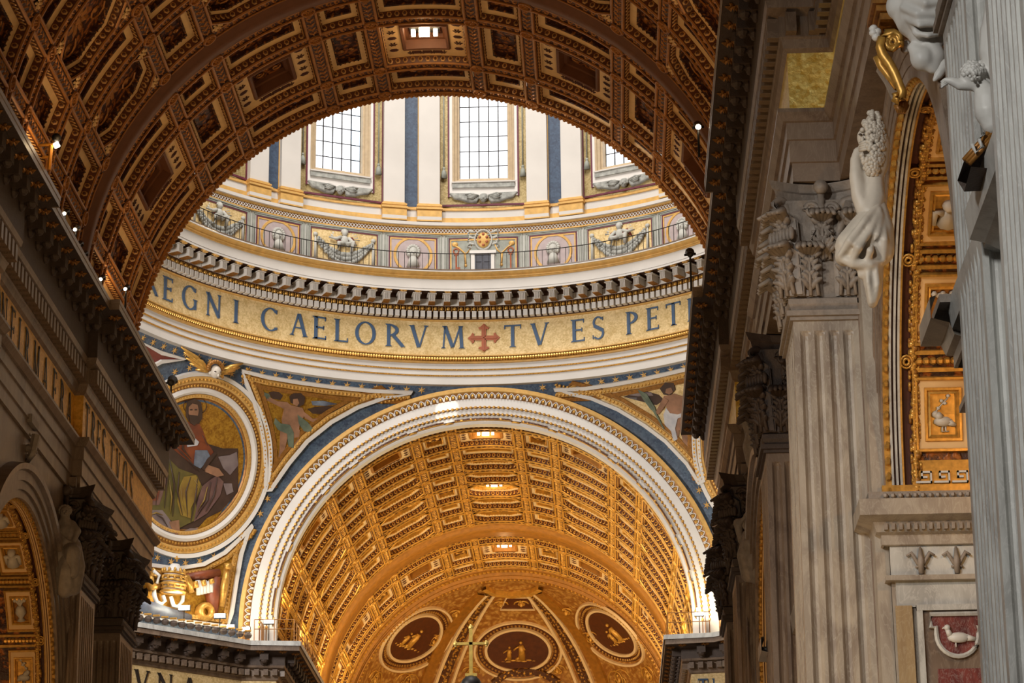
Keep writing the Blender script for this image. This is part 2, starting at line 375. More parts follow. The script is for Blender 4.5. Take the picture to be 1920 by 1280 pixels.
        out.append(('frame', mb.mesh('frame', [M[pal['pale']], M[pal['dark']]])))
        a2, b2 = a1 - bw, b1 - bw
        mb = MB(); skirt(mb, P, [(a2, b2, D1 + .02), (a2 - .05, b2 - .05, D1 - .08), (a2 - .16, b2 - .16, D1 - .06), (a2 - .2, b2 - .2, D1 + .35), (a2 - .32, b2 - .32, D1 + .38), (a2 - .34, b2 - .34, D1 + .55)])
        out.append(('inner_molding', mb.mesh('inner_molding', M[pal['band']])))
        mb = MB(); fill(mb, P, a2 - .3, b2 - .3, D1 + .55); scrolls(mb.mat(1), P, (a2 - .4), max(.1, b2 - .4), D1 + .53, .04)
        out.append(('panel', mb.mesh('panel', [M[pal['relief']], M[pal['egg']]])))
    _cache[k] = out; return out
def strip_mesh(R, ln, width, pal, along, key):
    """rib segment: relief ground between two raised fillets with a row of leaves; along = 'y' or 's'"""
    k = ('strip', key, round(ln, 2), width, along)
    if k in _cache: return _cache[k]
    P = cmap(R); mb = MB(); h = width / 2; n = 1 if along == 'y' else max(2, int(ln / .7))
    Q = (lambda t, q, d: P(q, t, d)) if along == 'y' else (lambda t, q, d: P(t, q, d))
    T = [-ln / 2 + ln * i / n for i in range(n + 1)]
    mb.ring([[Q(t, q, d) for t in T] for q, d in ((-h, .1), (-h, 0), (-h + .05, 0))])
    mb.ring([[Q(t, q, d) for t in T] for q, d in ((h - .05, 0), (h, 0), (h, .1))])
    mb.mat(1).ring([[Q(t, q, d) for t in T] for q, d in ((-h + .05, 0), (-h + .06, -.04), (-h + .11, -.04), (-h + .12, 0))])
    mb.ring([[Q(t, q, d) for t in T] for q, d in ((h - .12, 0), (h - .11, -.04), (h - .06, -.04), (h - .05, 0))])
    mb.mat(0).ring([[Q(t, q, .02) for t in T] for q in (-h + .12, h - .12)])
    mb.mat(1); kk = max(1, int(ln / .34)); hh = h - .16
    for i in range(kk):
        t = -ln / 2 + ln * (i + .5) / kk
        for sg in (-1, 1):
            s_, y_ = (sg * hh * .5, t) if along == 'y' else (t, sg * hh * .5)
            ovals(mb, P, [(s_, y_, .02, (PI / 4 * sg) + (PI / 2 if along == 'y' else 0))], .13, .05, .06)
        ovals(mb, P, [((0, t + .12, .02, 0) if along == 'y' else (t + .12, 0, .02, 0))], .05, .05, .07)
    me = mb.mesh('rib', [M[pal['fine']], M[pal['egg']]]); _cache[k] = me; return me
def rosette_mesh(R, pal, key):
    k = ('ros', key)
    if k in _cache: return _cache[k]
    P = cmap(R); mb = MB(); r = .33
    mb.ring([[P(s, y, -.0) for s, y in loop(r, r, 0, 2)], [P(s, y, -.03) for s, y in loop(r - .02, r - .02, 0, 2)]], True)
    fill(mb, P, r - .02, r - .02, -.03, 2)
    mb.mat(1); n = 14
    rr = [[P(math.cos(2 * PI * j / n) * q, math.sin(2 * PI * j / n) * q, d) for j in range(n)] for q, d in ((.31, -.03), (.29, -.1), (.25, -.1), (.23, -.03))]
    mb.ring(rr, True); flower(mb, P, 0, 0, -.03, .21, 6, .07)
    me = mb.mesh('rosette', [M[pal['relief']], M[pal['egg']]]); _cache[k] = me; return me
COLE = [-88.25, -77.75, -67.25, -48.75, -38.25, -19.75, -9.25, 9.25, 19.75, 38.25, 48.75, 67.25, 77.75, 88.25]
def barrel(root, R, H, rows, pal, key, kinds, y_end_edges):
    """rows: list of (y0, y1); kinds(row_index, wide) -> coffer kind"""
    def place(me, ang, y, name, parent=root):
        return put(me, name, parent, Matrix.Translation((0, y, H)) @ Matrix.Rotation(math.radians(ang), 4, 'Y'))
    for ri, (y0, y1) in enumerate(rows):
        h = y1 - y0
        for c0, c1 in zip(COLE[:-1], COLE[1:]):
            wd = c1 - c0; kd = kinds(ri, wd > 14)
            ms = coffer_meshes(kd, R, wd, h, pal, key); base = place(ms[1][1], (c0 + c1) / 2, (y0 + y1) / 2, 'coffer')
            for nm, me in (ms[0], ms[2], ms[3]): put(me, nm, base)
            # transverse rib on the near edge of the cell
            ln = R * math.radians(wd) - .66
            place(strip_mesh(R, ln, .66, pal, 's', key), (c0 + c1) / 2, y0, 'rib')
            if (ri == len(rows) - 1) or rows[ri + 1][0] > y1 + .1: place(strip_mesh(R, ln, .66, pal, 's', key), (c0 + c1) / 2, y1, 'rib')
        for e in COLE:
            place(strip_mesh(R, h - .66, .66, pal, 'y', key), e, (y0 + y1) / 2, 'rib')
            place(rosette_mesh(R, pal, key), e, y0, 'rosette')
            if (ri == len(rows) - 1) or rows[ri + 1][0] > y1 + .1: place(rosette_mesh(R, pal, key), e, y1, 'rosette')
def arc_sweep(mb, R, H, prof, a0=-90, a1=90, n=60, cx=0):
    """prof: (d_outward, y) pairs swept round the vault axis"""
    mb.ring([[(cx + math.sin(math.radians(a)) * (R + d), y, H + math.cos(math.radians(a)) * (R + d)) for d, y in prof] for a in [a0 + (a1 - a0) * i / n for i in range(n + 1)]])

ceil = thing('ceiling', 'coffered nave barrel vault in dark gilding with cream stucco coffer frames', 'ceiling', kind='structure')
rows_n = [(73.8, 76.4), (76.4, 80.4), (80.4, 83.0), (83.0, 87.0), (87.0, 89.6), (89.6, 93.25), (95.2, 97.85), (97.85, 102.45), (102.45, 105.03)]
big_n = {1, 3, 5, 7}
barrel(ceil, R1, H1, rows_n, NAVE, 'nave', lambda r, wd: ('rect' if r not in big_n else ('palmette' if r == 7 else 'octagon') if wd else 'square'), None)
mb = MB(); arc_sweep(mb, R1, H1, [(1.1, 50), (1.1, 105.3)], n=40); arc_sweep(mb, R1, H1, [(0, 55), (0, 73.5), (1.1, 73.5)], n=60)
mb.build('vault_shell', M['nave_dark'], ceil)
mb = MB(); arc_sweep(mb, R1, H1, [(0, 93.5), (-.06, 93.55), (-.06, 93.72), (-.16, 93.8), (-.16, 93.9), (-.2, 93.92), (-.2, 94.5), (-.16, 94.52), (-.16, 94.62), (-.06, 94.7), (-.06, 94.86), (0, 94.9)])
mb.build('transverse_band', M['nave_band'], ceil, True)
mb = MB(); arc_sweep(mb, R1, H1, [(.2, 105.3), (-.08, 105.34), (-.08, 105.5), (.9, 105.5)], n=90)
for i in range(190):
    a = math.radians(-88 + 176 * i / 189); c = Vector((math.sin(a) * (R1 - .07), 105.42, H1 + math.cos(a) * (R1 - .07))); mb.ball(c, .1, .1, .1, None, 5, 3)
mb.build('edge_molding', M['nave_egg'], ceil)
# cluster of floodlights shining through the coffer at the crown
def flood_cluster(name, label, R, H, y, sc, glowm, group):
    root = thing(name, label, 'lamp', (0, y, H + R + .45), group)
    mb = MB(); mb.box(-.75 * sc, .75 * sc, -.35 * sc, .35 * sc, .1, .16); mb.build('housing', M['iron'], root)
    for x, y0, z, sx, sz in ((0, -.1, 0, .26, .1), (0, -.1, -.17, .26, .1), (0, -.1, .14, .26, .08), (-.55, 0, -.05, .1, .14), (.55, 0, -.05, .1, .14)):
        mb = MB(); mb.box((x - sx) * sc, (x + sx) * sc, y0 - .25 * sc, y0 + .02, (z - sz) * sc - .05, (z + sz) * sc - .05); mb.build('lamp_head', glowm, root)
    l = lamp('coffer_lamp_light', 'POINT', (0, y - .4, H + R - .5), (0, y, 0), 60 * sc, WARM, .25)
    return root
flood_cluster('ceiling_lamp', 'cluster of lit floodlights in the crown coffer of the dark nave vault', R1, H1, 100.0, .85, M['lampglow'], None)

chan = thing('ceiling', 'brightly lit golden coffered barrel vault of the chancel beyond the crossing', 'ceiling', kind='structure')
yy = [150.95, 152.9, 156.6, 159.5, 162.2, 165.3, 168.9, 172.2, 175.7]
rows_f = list(zip(yy[:-1], yy[1:])) + [(179.9, 181.9), (181.9, 186.5), (186.5, 189.1)]
def kf(r, wd):
    big = {1, 5, 7, 9 + 0}
    if r in (1,) or r == 9: return 'palmette' if wd else 'square'
    if r in (5, 7): return 'octagon' if wd else 'square'
    if r in (3, 6, 4) and wd: return 'octagon'
    return 'rect'
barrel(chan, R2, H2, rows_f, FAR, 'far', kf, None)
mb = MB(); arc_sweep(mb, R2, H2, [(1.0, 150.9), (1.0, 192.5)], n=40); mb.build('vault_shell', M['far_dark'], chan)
mb = MB(); arc_sweep(mb, R2, H2, [(0, 176.1), (-.08, 176.2), (-.08, 176.45), (-.2, 176.5), (-.2, 179.05), (-.08, 179.1), (-.08, 179.4), (0, 179.55)]); mb.build('transverse_band', M['far_band'], chan, True)
mb = MB(); arc_sweep(mb, R2, H2, [(0, 189.4), (-.1, 189.5), (-.1, 189.9), (.05, 190), (.05, 191.2), (-.15, 191.3), (-.15, 191.6), (-.35, 191.7), (-.35, 192.1), (.6, 192.1)])
mb.mat(1)
P = cmap(R2)
for i in range(120):
    a = -88 + 176 * i / 119; q = P(R2 * math.radians(a), 190.6, .05); mb.ball((q[0], q[1], q[2] + H2), .16, .22, .16, None, 5, 3)
    q = P(R2 * math.radians(a), 191.9, -.38); mb.ball((q[0], q[1], q[2] + H2), .1, .1, .1, None, 5, 3)
mb.build('end_garland', [M['far_band'], M['far_egg']], chan)
for nm, y, lb in (('ceiling_lamp', 154.9, 'floodlights in the crown coffer nearest the white arch of the golden vault'), ('ceiling_lamp', 167.1, 'floodlights in the middle crown coffer of the golden vault'), ('ceiling_lamp', 184.0, 'floodlights in the crown coffer of the golden vault just above the apse')):
    flood_cluster(nm, lb, R2, H2, y, .8, M['lampglow'], None)
# ------------------------------------------------------------------ dome drum
def lathe(mb, prof, a0=-100, a1=100, n=120, cy=DC):
    """prof: (r, z); angle measured from +Y towards +X"""
    mb.ring([[(math.sin(math.radians(a)) * r, cy + math.cos(math.radians(a)) * r, z) for r, z in prof] for a in [a0 + (a1 - a0) * i / n for i in range(n + 1)]])
def DM(a, r, z): # local frame: x = tangent to the right as seen from the centre, y = outward, z = up
    return Matrix.Translation((math.sin(math.radians(a)) * r, DC + math.cos(math.radians(a)) * r, z)) @ Matrix.Rotation(-math.radians(a), 4, 'Z')
drum = thing('wall_drum', 'round drum of the dome with white pilasters, painted panels and gold inscription band', 'wall', kind='structure')
def band(name, prof, mat, n=140, smooth=False):
    mb = MB(); lathe(mb, prof, n=n); return mb.build(name, M[mat], drum, smooth)
# architrave
band('fascia', [(21.3, 46.95), (20.62, 46.95), (20.62, 47.45)], 'stucco')
band('fascia', [(20.62, 47.53), (20.56, 47.53), (20.56, 47.82)], 'stucco'); band('fascia', [(20.56, 47.9), (20.5, 47.9), (20.5, 48.22)], 'stucco')
for z, r in ((47.49, 20.6), (47.86, 20.54)):
    mb = MB(); lathe(mb, [(r + .02, z - .05), (r - .04, z - .03), (r - .04, z + .03), (r + .02, z + .05)])
    for i in range(520): a = -75 + 150 * i / 519; mb.ball(DM(a, r - .04, z) @ Vector((0, 0, 0)), .045, .045, .04, None, 4, 2)
    mb.build('rope_molding', M['gilt'], drum)
band('fillet', [(20.5, 48.22), (20.36, 48.24), (20.36, 48.31), (20.3, 48.33)], 'ochre')
band('fillet', [(20.3, 48.33), (20.44, 48.4), (20.44, 48.62)], 'gilt_dk'); band('fillet', [(20.44, 48.62), (20.28, 48.64), (20.28, 48.7), (20.53, 48.78)], 'ochre')
mb = MB()
for i in range(330): a = -75 + 150 * i / 329; mb.ball(DM(a, 20.38, 48.49) @ Vector((0, 0, 0)), .11, .11, .12, None, 6, 4)
mb.build('egg_row', M['gilt'], drum, kind='stuff')
band('gold_frieze', [(20.53, 48.78), (20.53, 50.92)], 'goldmosaic')
band('fillet', [(20.53, 50.92), (20.45, 50.94), (20.4, 51.0)], 'ochre')
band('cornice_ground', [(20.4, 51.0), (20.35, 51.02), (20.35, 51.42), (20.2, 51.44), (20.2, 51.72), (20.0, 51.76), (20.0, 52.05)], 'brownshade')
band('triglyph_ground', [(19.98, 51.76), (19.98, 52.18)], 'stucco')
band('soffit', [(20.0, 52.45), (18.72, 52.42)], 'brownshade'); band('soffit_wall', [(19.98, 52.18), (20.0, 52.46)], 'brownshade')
band('corona', [(18.95, 52.42), (18.78, 52.3), (18.74, 52.28), (18.74, 53.02)], 'stucco')
band('cyma', [(18.74, 53.02), (18.68, 53.04), (18.68, 53.1), (18.6, 53.12), (18.58, 53.16)], 'ochre')
band('cyma', [(18.58, 53.16), (18.62, 53.22), (18.5, 53.3), (18.42, 53.4)], 'ochre'); band('cyma_lip', [(18.42, 53.4), (18.38, 53.4), (18.38, 53.47), (18.5, 53.48)], 'stucco')
band('balcony_floor', [(18.4, 53.5), (18.38, 53.56), (20.7, 53.58)], 'marble_br')
# dentils, beads and brackets: each its own piece
mb = MB(); mb.box(-.13, .13, -.34, .02, -.19, .19); dent = mb.mesh('dentil', M['white'])
mb = MB(); mb.ball((0, -.05, .0), .13, .12, .13, None, 8, 5); mb.box(-.2, -.155, -.08, .05, -.14, .16); bead = mb.mesh('egg', M['gilt'], True)
mb = MB(); mb.box(-.18, .18, -.75, 0, -.22, .22)
for x in (-.14, -.045, .045, .14): mb.box(x - .03, x + .03, -.8, -.75, -.2, .2)
mb.box(-.27, .27, -.85, 0, .22, .28); mb.mat(1).box(-.2, .2, -.7, .02, -.25, -.22); brk = mb.mesh('bracket', [M['stucco'], M['gilt_dk']])
mb = MB(); P = lambda s, y, d: (s, y, d)
mb.box(-.24, .24, -.18, .18, -.02, .03)
for k in range(8): t = PI * k / 4; mb.ball((math.cos(t) * .13, math.sin(t) * .1, -.06), .08, .08, .05, None, 5, 3)
rosd = mb.mesh('soffit_rosette', M['ochre'], True)
for i in range(134):
    a = -74 + i * 1.12
    put(dent, 'dentil', drum, DM(a, 20.3, 51.23)); put(bead, 'egg', drum, DM(a, 20.16, 51.6))
for i in range(56):
    a = -74 + i * 2.72
    put(brk, 'bracket', drum, DM(a, 20.0, 52.02)); put(rosd, 'soffit_rosette', drum, DM(a + .1, 18.98, 52.38))
    mb = None
mb = MB(); mb.box(-.03, .03, -.02, .04, -.14, .14); flt = mb.mesh('flute_bar', M['white'])
for i in range(56):
    for q in (-.52, 0, .52):
        if q: put(flt, 'flute_bar', drum, DM(-74 + i * 2.72 + 1.36 + q, 19.97, 51.95))
# attic zone with painted panels
band('attic_wall', [(20.7, 53.58), (20.7, 56.62)], 'palestone')
band('fillet', [(20.7, 56.62), (20.58, 56.64), (20.58, 56.72)], 'ochre'); band('guilloche_ground', [(20.62, 56.72), (20.62, 57.02)], 'gilt_dk')
mb = MB()
for i in range(260):
    a = -74 + 148 * i / 259
    for sg in (-1, 1): mb.tube([DM(a, 20.6, 56.73) @ Vector((sg * .1, 0, 0)), DM(a, 20.57, 56.88) @ Vector((0, 0, 0)), DM(a, 20.6, 57.0) @ Vector((-sg * .1, 0, 0))], .025, 4)
mb.build('guilloche', M['white'], drum, kind='stuff')
band('fillet', [(20.62, 57.02), (20.5, 57.04), (20.5, 57.14)], 'ochre'); band('fillet', [(20.5, 57.14), (20.4, 57.16), (20.4, 57.36), (20.75, 57.4)], 'stucco')
band('plinth', [(20.75, 57.4), (20.75, 57.78)], 'ochre'); band('plinth', [(20.75, 57.78), (20.8, 57.8), (20.8, 58.25)], 'stucco')
band('plinth', [(20.8, 58.25), (20.72, 58.27), (20.72, 58.36), (20.9, 58.42), (20.9, 58.5), (21.0, 58.52)], 'ochre')
AW = 24.75; AW0 = .45
def dplate(parent, name, mat, a, r, z0, z1, hw, t=.04, dx=0., y0=0.):
    mb = MB(); mb.box(dx - hw, dx + hw, -t - y0, .02, z0, z1); return mb.build(name, M[mat], parent).__setattr__('matrix_local', DM(a, r, 0))
def dobj(mb, name, mats, a, r, parent=None, smooth=False, **kw):
    o = mb.build(name, mats, parent, smooth, **kw); o.matrix_local = DM(a, r, 0); return o
# ground wall of the window zone, broken by the windows
for k in range(-3, 4):
    a0, a1 = AW0 + (k - 1) * AW, AW0 + k * AW
    mb = MB(); lathe(mb, [(21.05, 58.5), (21.05, 69.5)], a0 + 5.4, a1 - 5.4, 12); mb.build('drum_wall', M['goldolive'], drum)
for k in range(-2, 3):
    a = AW0 + k * AW; mb = MB(); lathe(mb, [(21.05, 58.5), (21.05, 60.1)], a - 5.4, a + 5.4, 6); lathe(mb, [(21.05, 67.2), (21.05, 69.5)], a - 5.4, a + 5.4, 6); mb.build('drum_wall', M['goldolive'], drum)
band('drum_cornice', [(21.05, 69.4), (20.4, 69.5), (20.0, 70.2), (20.0, 70.6), (21.2, 70.8)], 'stucco')
# paired pilasters with gilded bases, blue strip between
for k in range(-3, 3):
    am = AW0 + (k + .5) * AW
    mb = MB(); mb.box(-.42, .42, -.1, 0, 58.5, 69.4); dobj(mb, 'blue_strip', M['blue_dark'], am, 21.05, drum)
    mb = MB(); mb.box(.42, .6, -.14, 0, 58.5, 69.4); mb.box(-.5, -.42, -.14, 0, 58.5, 69.4); dobj(mb, 'gold_strip', M['ochre'], am, 21.05, drum)
    for sg in (-1, 1):
        mb = MB(); mb.box(-.65, .65, -.42, 0, 58.62, 69.4); mb.mat(1)
        mb.box(-.78, .78, -.62, 0, 57.42, 57.5); mb.mat(0).box(-.76, .76, -.6, 0, 57.5, 57.72); mb.mat(1).box(-.76, .76, -.6, 0, 57.72, 58.12); mb.box(-.73, .73, -.52, 0, 58.12, 58.2)
        mb.box(-.82, .82, -.66, 0, 58.2, 58.32); mb.box(-.75, .75, -.56, 0, 58.32, 58.42); mb.box(-.78, .78, -.6, 0, 58.42, 58.52); mb.box(-.7, .7, -.48, 0, 58.52, 58.62)
        dobj(mb, 'pilaster', [M['stucco'], M['ochre']], am + sg * 3.05, 21.0, drum)
def cherub(mb, x, y, z, s, wing=1.0, M3=None):
    """small winged head in relief (local: x right, -y towards the viewer, z up)"""
    mb.ball((x, y - .12 * s, z), .24 * s, .2 * s, .3 * s, None, 10, 7)
    mb.ball((x, y - .3 * s, z - .04 * s), .05 * s, .07 * s, .07 * s, None, 6, 4)
    for q in (-1, 1):
        mb.ball((x + q * .12 * s, y - .26 * s, z - .1 * s), .08 * s, .07 * s, .07 * s, None, 6, 4)
        for i in range(5):
            t = .2 + i * .32; mb.ball((x + q * .24 * s * math.sin(t), y - .1 * s, z + .26 * s * math.cos(t)), .1 * s, .12 * s, .1 * s, None, 6, 4)
    return mb
for k in range(-2, 3):
    a = AW0 + k * AW
    win = thing('window_1', 'tall drum window with leaded panes', 'window', kind='structure')
    win.name = 'window_%d' % (k + 3); win['label'] = ['far left drum window hidden behind the nave vault', 'left of the drum windows, whose upper left corner is cut off by the vault', 'middle tall drum window with bright panes', 'right drum window mostly hidden behind the nave vault edge', 'far right drum window behind the vault'][k + 2]
    win.matrix_world = DM(a, 21.05, 0)
    hw, z0, z1 = 1.52, 60.55, 66.6
    cw = 2 * hw / 5; chh = (z1 - z0) / 6
    mb = MB(); mb.box(-cw / 2 + .03, cw / 2 - .03, -.01, .01, -chh / 2 + .03, chh / 2 - .03); pn = mb.mesh('pane', M['pane']); pn2 = pn.copy(); pn2.materials[0] = M['pane2']
    for i in range(5):
        for j in range(6):
            put(pn2 if (i == 4 and j < 6 and k == -1) else pn, 'pane', win, at(-hw + cw * (i + .5), .55, z0 + chh * (j + .5)))
    mb = MB()
    for i in range(6): mb.box(-hw + cw * i - .035, -hw + cw * i + .035, .5, .6, z0, z1)
    for j in range(7): mb.box(-hw, hw, .52, .58, z0 + chh * j - .025, z0 + chh * j + .025)
    mb.build('lattice', M['iron'], win)
    mb = MB() # reveal and stepped gilt frame
    def rect(x, a_, b_, y): return [(-x, y, a_), (x, y, a_), (x, y, b_), (-x, y, b_)]
    mb.ring([rect(hw, z0, z1, .6), rect(hw, z0, z1, .12), rect(hw + .1, z0 - .12, z1 + .1, .1), rect(hw + .12, z0 - .14, z1 + .12, 0), rect(hw + .28, z0 - .24, z1 + .28, -.04), rect(hw + .3, z0 - .26, z1 + .3, -.1), rect(hw + .42, z0 - .34, z1 + .42, -.12), rect(hw + .42, z0 - .34, z1 + .42, 0)], True)
    mb.build('window_frame', M['frame_tan'], win)
    mb = MB(); mb.box(-hw - .42, hw + .42, -.2, 0, z0 - .72, z0 - .34); mb.mat(1).box(-hw - .46, hw + .46, -.26, 0, z0 - .4, z0 - .32); mb.build('sill', [M['greyfig'], M['stucco']], win)
    mb = MB(); x1 = hw + .6
    mb.box(-x1, -hw - .42, -.08, 0, 59.3, 69); mb.box(hw + .42, x1, -.08, 0, 59.3, 69); mb.box(-hw - .42, hw + .42, -.08, 0, 59.3, z0 - .7)
    mb.build('surround', M['white'], win)
    mb = MB(); x2 = x1 + .1
    for x in (-x2, x1): mb.box(x, x + .1, -.1, 0, 59.25, 69)
    for x in (-x2 - .58, x1 + .58): mb.box(x, x + .1, -.1, 0, 58.62, 69)
    mb.box(-x2 - .58, x2 + .58, -.1, 0, 58.6, 58.72); mb.build('red_border', M['maroon'], win)
    mb = MB() # cartouche under the sill
    outl = [(-x1, 59.45), (-x1 + .3, 59.12), (-1.4, 59.05), (-1.0, 58.9), (-.45, 58.86), (-.3, 59.1), (-.3, 59.45)]
    for sg in (-1, 1):
        lo = [(sg * x, z) for x, z in outl]; mb.ring([[(x, 0, z) for x, z in lo], [(x, -.14, z) for x, z in lo], [(x * .98, -.18, min(59.5, z + .12)) for x, z in lo], [(x, -.16, 59.5) for x, z in lo]])
        for i in range(4): mb.tube([(sg * (.3 + .1 * i), -.2, 59.32 - .07 * i), (sg * (.8 + .08 * i), -.26, 59.42 - .09 * i), (sg * (1.15 - .12 * i), -.2, 59.4 - .1 * i)], [.05, .07, .03], 5)
    cherub(mb, 0, -.12, 59.12, .95)
    mb.build('winged_cartouche', M['greyfig'], win, True)
    for sg in (-1, 1):
        mb = MB(); x = sg * (x2 + .24); mb.tube([(x, -.12, 69), (x, -.12, 61.2)], .04, 5); mb.ball((x, -.13, 61.15), .1, .08, .1); mb.tube([(x, -.12, 61.1), (x, -.12, 60.9), (x, -.12, 60.5)], [.05, .15, .2], 8); mb.build('tassel_cord', M['sage'], win, True)
# ---- balcony railing
rail = thing('balcony_railing', 'thin dark iron railing round the balcony above the gold inscription', 'railing')
mb = MB(); mb.tube([DM(-74 + i, 18.55, 54.62) @ Vector((0, 0, 0)) for i in range(149)], .03, 5); mb.build('handrail', M['iron'], rail)
mb = MB(); mb.box(-.014, .014, -.014, .014, 53.56, 54.6); bal = mb.mesh('baluster', M['iron'])
for i in range(132): put(bal, 'baluster', rail, DM(-74 + i * 1.13, 18.55, 0))
# ---- attic painted panels
PW, PA0 = 12.07, .4
def frame_rect(mb, x, z0, z1, t, y, th=.03):
    mb.box(-x, x, y - th, 0, z0, z0 + t); mb.box(-x, x, y - th, 0, z1 - t, z1); mb.box(-x, -x + t, y - th, 0, z0, z1); mb.box(x - t, x, y - th, 0, z0, z1)
def garland(mb, x0, x1, z, sag, r, y=-.08, n=26):
    for i in range(n):
        t = i / (n - 1); x = x0 + (x1 - x0) * t; q = math.sin(PI * t); zc = z - sag * q
        for j in range(3): mb.ball((x + random.uniform(-.04, .04), y - .06 - random.uniform(0, .06), zc + (j - 1) * r * (.35 + .5 * q)), r * (.3 + .2 * q), r * .35, r * (.3 + .2 * q), None, 6, 4)
def putto(mb, s=1., flip=1):
    """seated winged child, local x right, -y to the viewer, z up from the garland"""
    b = mb.ball
    mb.ball((0, -.24, .5 * s), .16 * s, .16 * s, .2 * s, None, 10, 7)            # head
    for i in range(7): t = -1.5 + i * .5; mb.ball((math.sin(t) * .15 * s, -.2, .55 * s + math.cos(t) * .14 * s), .06 * s, .08 * s, .06 * s, None, 6, 4)
    mb.ball((0, -.18, .08 * s), .22 * s, .18 * s, .32 * s, None, 10, 7)
    mb.tube([(-.2 * s * flip, -.2, .25 * s), (-.5 * s * flip, -.3, .1 * s), (-.8 * s * flip, -.25, .15 * s)], [.1 * s, .09 * s, .06 * s], 7)
    mb.tube([(.2 * s * flip, -.2, .25 * s), (.45 * s * flip, -.3, 0), (.6 * s * flip, -.28, -.2 * s)], [.1 * s, .09 * s, .06 * s], 7)
    mb.tube([(-.12 * s, -.22, -.15 * s), (-.35 * s, -.42, -.15 * s), (-.45 * s, -.34, -.65 * s)], [.17 * s, .14 * s, .08 * s], 8)
    mb.tube([(.12 * s, -.22, -.15 * s), (.4 * s, -.42, -.05 * s), (.35 * s, -.34, -.55 * s)], [.17 * s, .14 * s, .08 * s], 8)
    for sg in (-1, 1):
        for i in range(4): mb.tube([(sg * .2 * s, -.06, .2 * s), (sg * (.55 + .1 * i) * s, -.04, (.62 - .14 * i) * s), (sg * (.95 - .1 * i) * s, -.02, (.5 - .17 * i) * s)], [.05 * s, .09 * s, .03 * s], 5)
for k in range(-5, 6):
    a = PA0 + k * PW; kk = k % 4
    typ = 'arms' if k == 0 else ('medal' if k % 2 else 'putto')
    hw = 2.13 if typ == 'arms' else 1.5 if typ == 'medal' else 2.15
    z0, z1 = 54.0, 56.4
    pos = ['furthest left', 'second from the left', 'third from the left', 'fourth from the left', 'just left of the door', 'above the small door', 'just right of the door', 'second right of the door', 'third right of the door', 'fourth right', 'furthest right'][k + 5]
    lab = {'arms': 'painted panel with coat of arms and red keys', 'medal': 'painted panel with grey head in a round medallion', 'putto': 'painted panel with winged child on a fruit garland'}[typ] + ', ' + pos
    pan = thing('drum_panel', lab, 'panel', group='painted panels round the drum'); pan.matrix_world = DM(a, 20.7, 0)
    mb = MB(); frame_rect(mb, hw + .28, z0 - .28, z1 + .22, .07, -.02); frame_rect(mb, hw + .14, z0 - .14, z1 + .1, .05, -.01); mb.build('stone_frame', M['sage'], pan)
    mb = MB(); mb.box(-hw - .02, hw + .02, -.02, 0, z0 - .02, z1 + .0); mb.build('panel_ground', M['lilac' if typ == 'medal' else 'sage' if typ == 'arms' else 'goldmosaic'], pan)
    mb = MB(); frame_rect(mb, hw, z0, z1, .06, -.03); mb.build('red_line', M['maroon'], pan)
    if typ != 'putto': mb = MB(); frame_rect(mb, hw - .08, z0 + .08, z1 - .08, .08, -.03); mb.build('gold_line', M['ochre'], pan)
    for sg in (-1, 1):
        mb = MB(); mb.box(sg * (PW * .361 / 2 + .0) * .0 + sg * 2.17 - .02, sg * 2.17 + .02, -.05, 0, 53.6, 56.6) if typ == 'medal' else None
        if typ == 'medal': mb.build('joint_line', M['sage'], pan)
    if typ == 'medal':
        zc = 55.22; mb = MB(); n = 36
        mb.ring([[(math.cos(2 * PI * j / n) * r, y, zc + math.sin(2 * PI * j / n) * r) for j in range(n)] for r, y in ((1.22, -.02), (1.2, -.1), (1.06, -.1), (1.03, -.05))], True); mb.build('round_frame', M['ochre'], pan)
        mb = MB(); mb.ring([[(math.cos(2 * PI * j / n) * r, y, zc + math.sin(2 * PI * j / n) * r) for j in range(n)] for r, y in ((1.04, -.06), (.7, -.03), (.02, -.025))], True); mb.build('roundel', M['greyfig'], pan)
        mb = MB(); mb.ball((0, -.12, zc + .12), .3, .24, .4, None, 12, 8); mb.ball((0, -.34, zc + .08), .06, .08, .1); mb.tube([(0, -.1, zc - .1), (0, -.08, zc - .75)], [.2, .42], 10)
        for i in range(12): t = -2.2 + i * .4; mb.ball((math.sin(t) * .34, -.12, zc + .22 + math.cos(t) * .36), .13, .14, .13, None, 6, 4)
        for sg in (-1, 1): mb.ball((sg * .12, -.32, zc + .16), .05, .04, .03, None, 5, 3)
        mb.build('head', M['palestone'], pan, True)
    elif typ == 'putto':
        mb = MB(); putto(mb.mat(0), 1.15, 1 if k < 0 else -1); 
        for q in range(len(mb.v)): x, y, z = mb.v[q]; mb.v[q] = (x, y, z + 55.85 - .2)
        mb.build('winged_child', M['palestone'], pan, True)
        mb = MB(); garland(mb, -1.7, 1.7, 55.6, 1.05, .34); mb.build('garland', M['greyfig'], pan, True)
        mb = MB()
        for sg in (-1, 1): mb.ball((sg * 1.85, -.1, 55.95), .16, .1, .14); mb.tube([(sg * 1.85, -.08, 55.85), (sg * 1.85, -.08, 55.2), (sg * 1.85, -.08, 54.3)], [.06, .09, .11], 6)
        mb.build('ribbon_tassels', M['palestone'], pan, True)
        mb = MB(); mb.tube([(-.6, -.06, 55.9), (-.2, -.1, 55.6), (.5, -.08, 55.9), (.8, -.06, 55.5)], [.1, .16, .16, .08], 6); mb.build('red_drapery', M['red'], pan, True)
    else:
        mb = MB()
        zc = 56.25; mb.ball((0, -.12, zc), .42, .14, .52, None, 14, 8); mb.build('oval_shield', M['ochre'], pan, True)
        mb = MB()
        for x, z in ((0, .36), (-.22, .16), (.22, .16), (-.22, -.14), (.22, -.14), (0, -.36)): mb.ball((x, -.25, zc + z), .09, .06, .09, None, 8, 5)
        mb.build('red_balls', M['crossred'], pan, True)
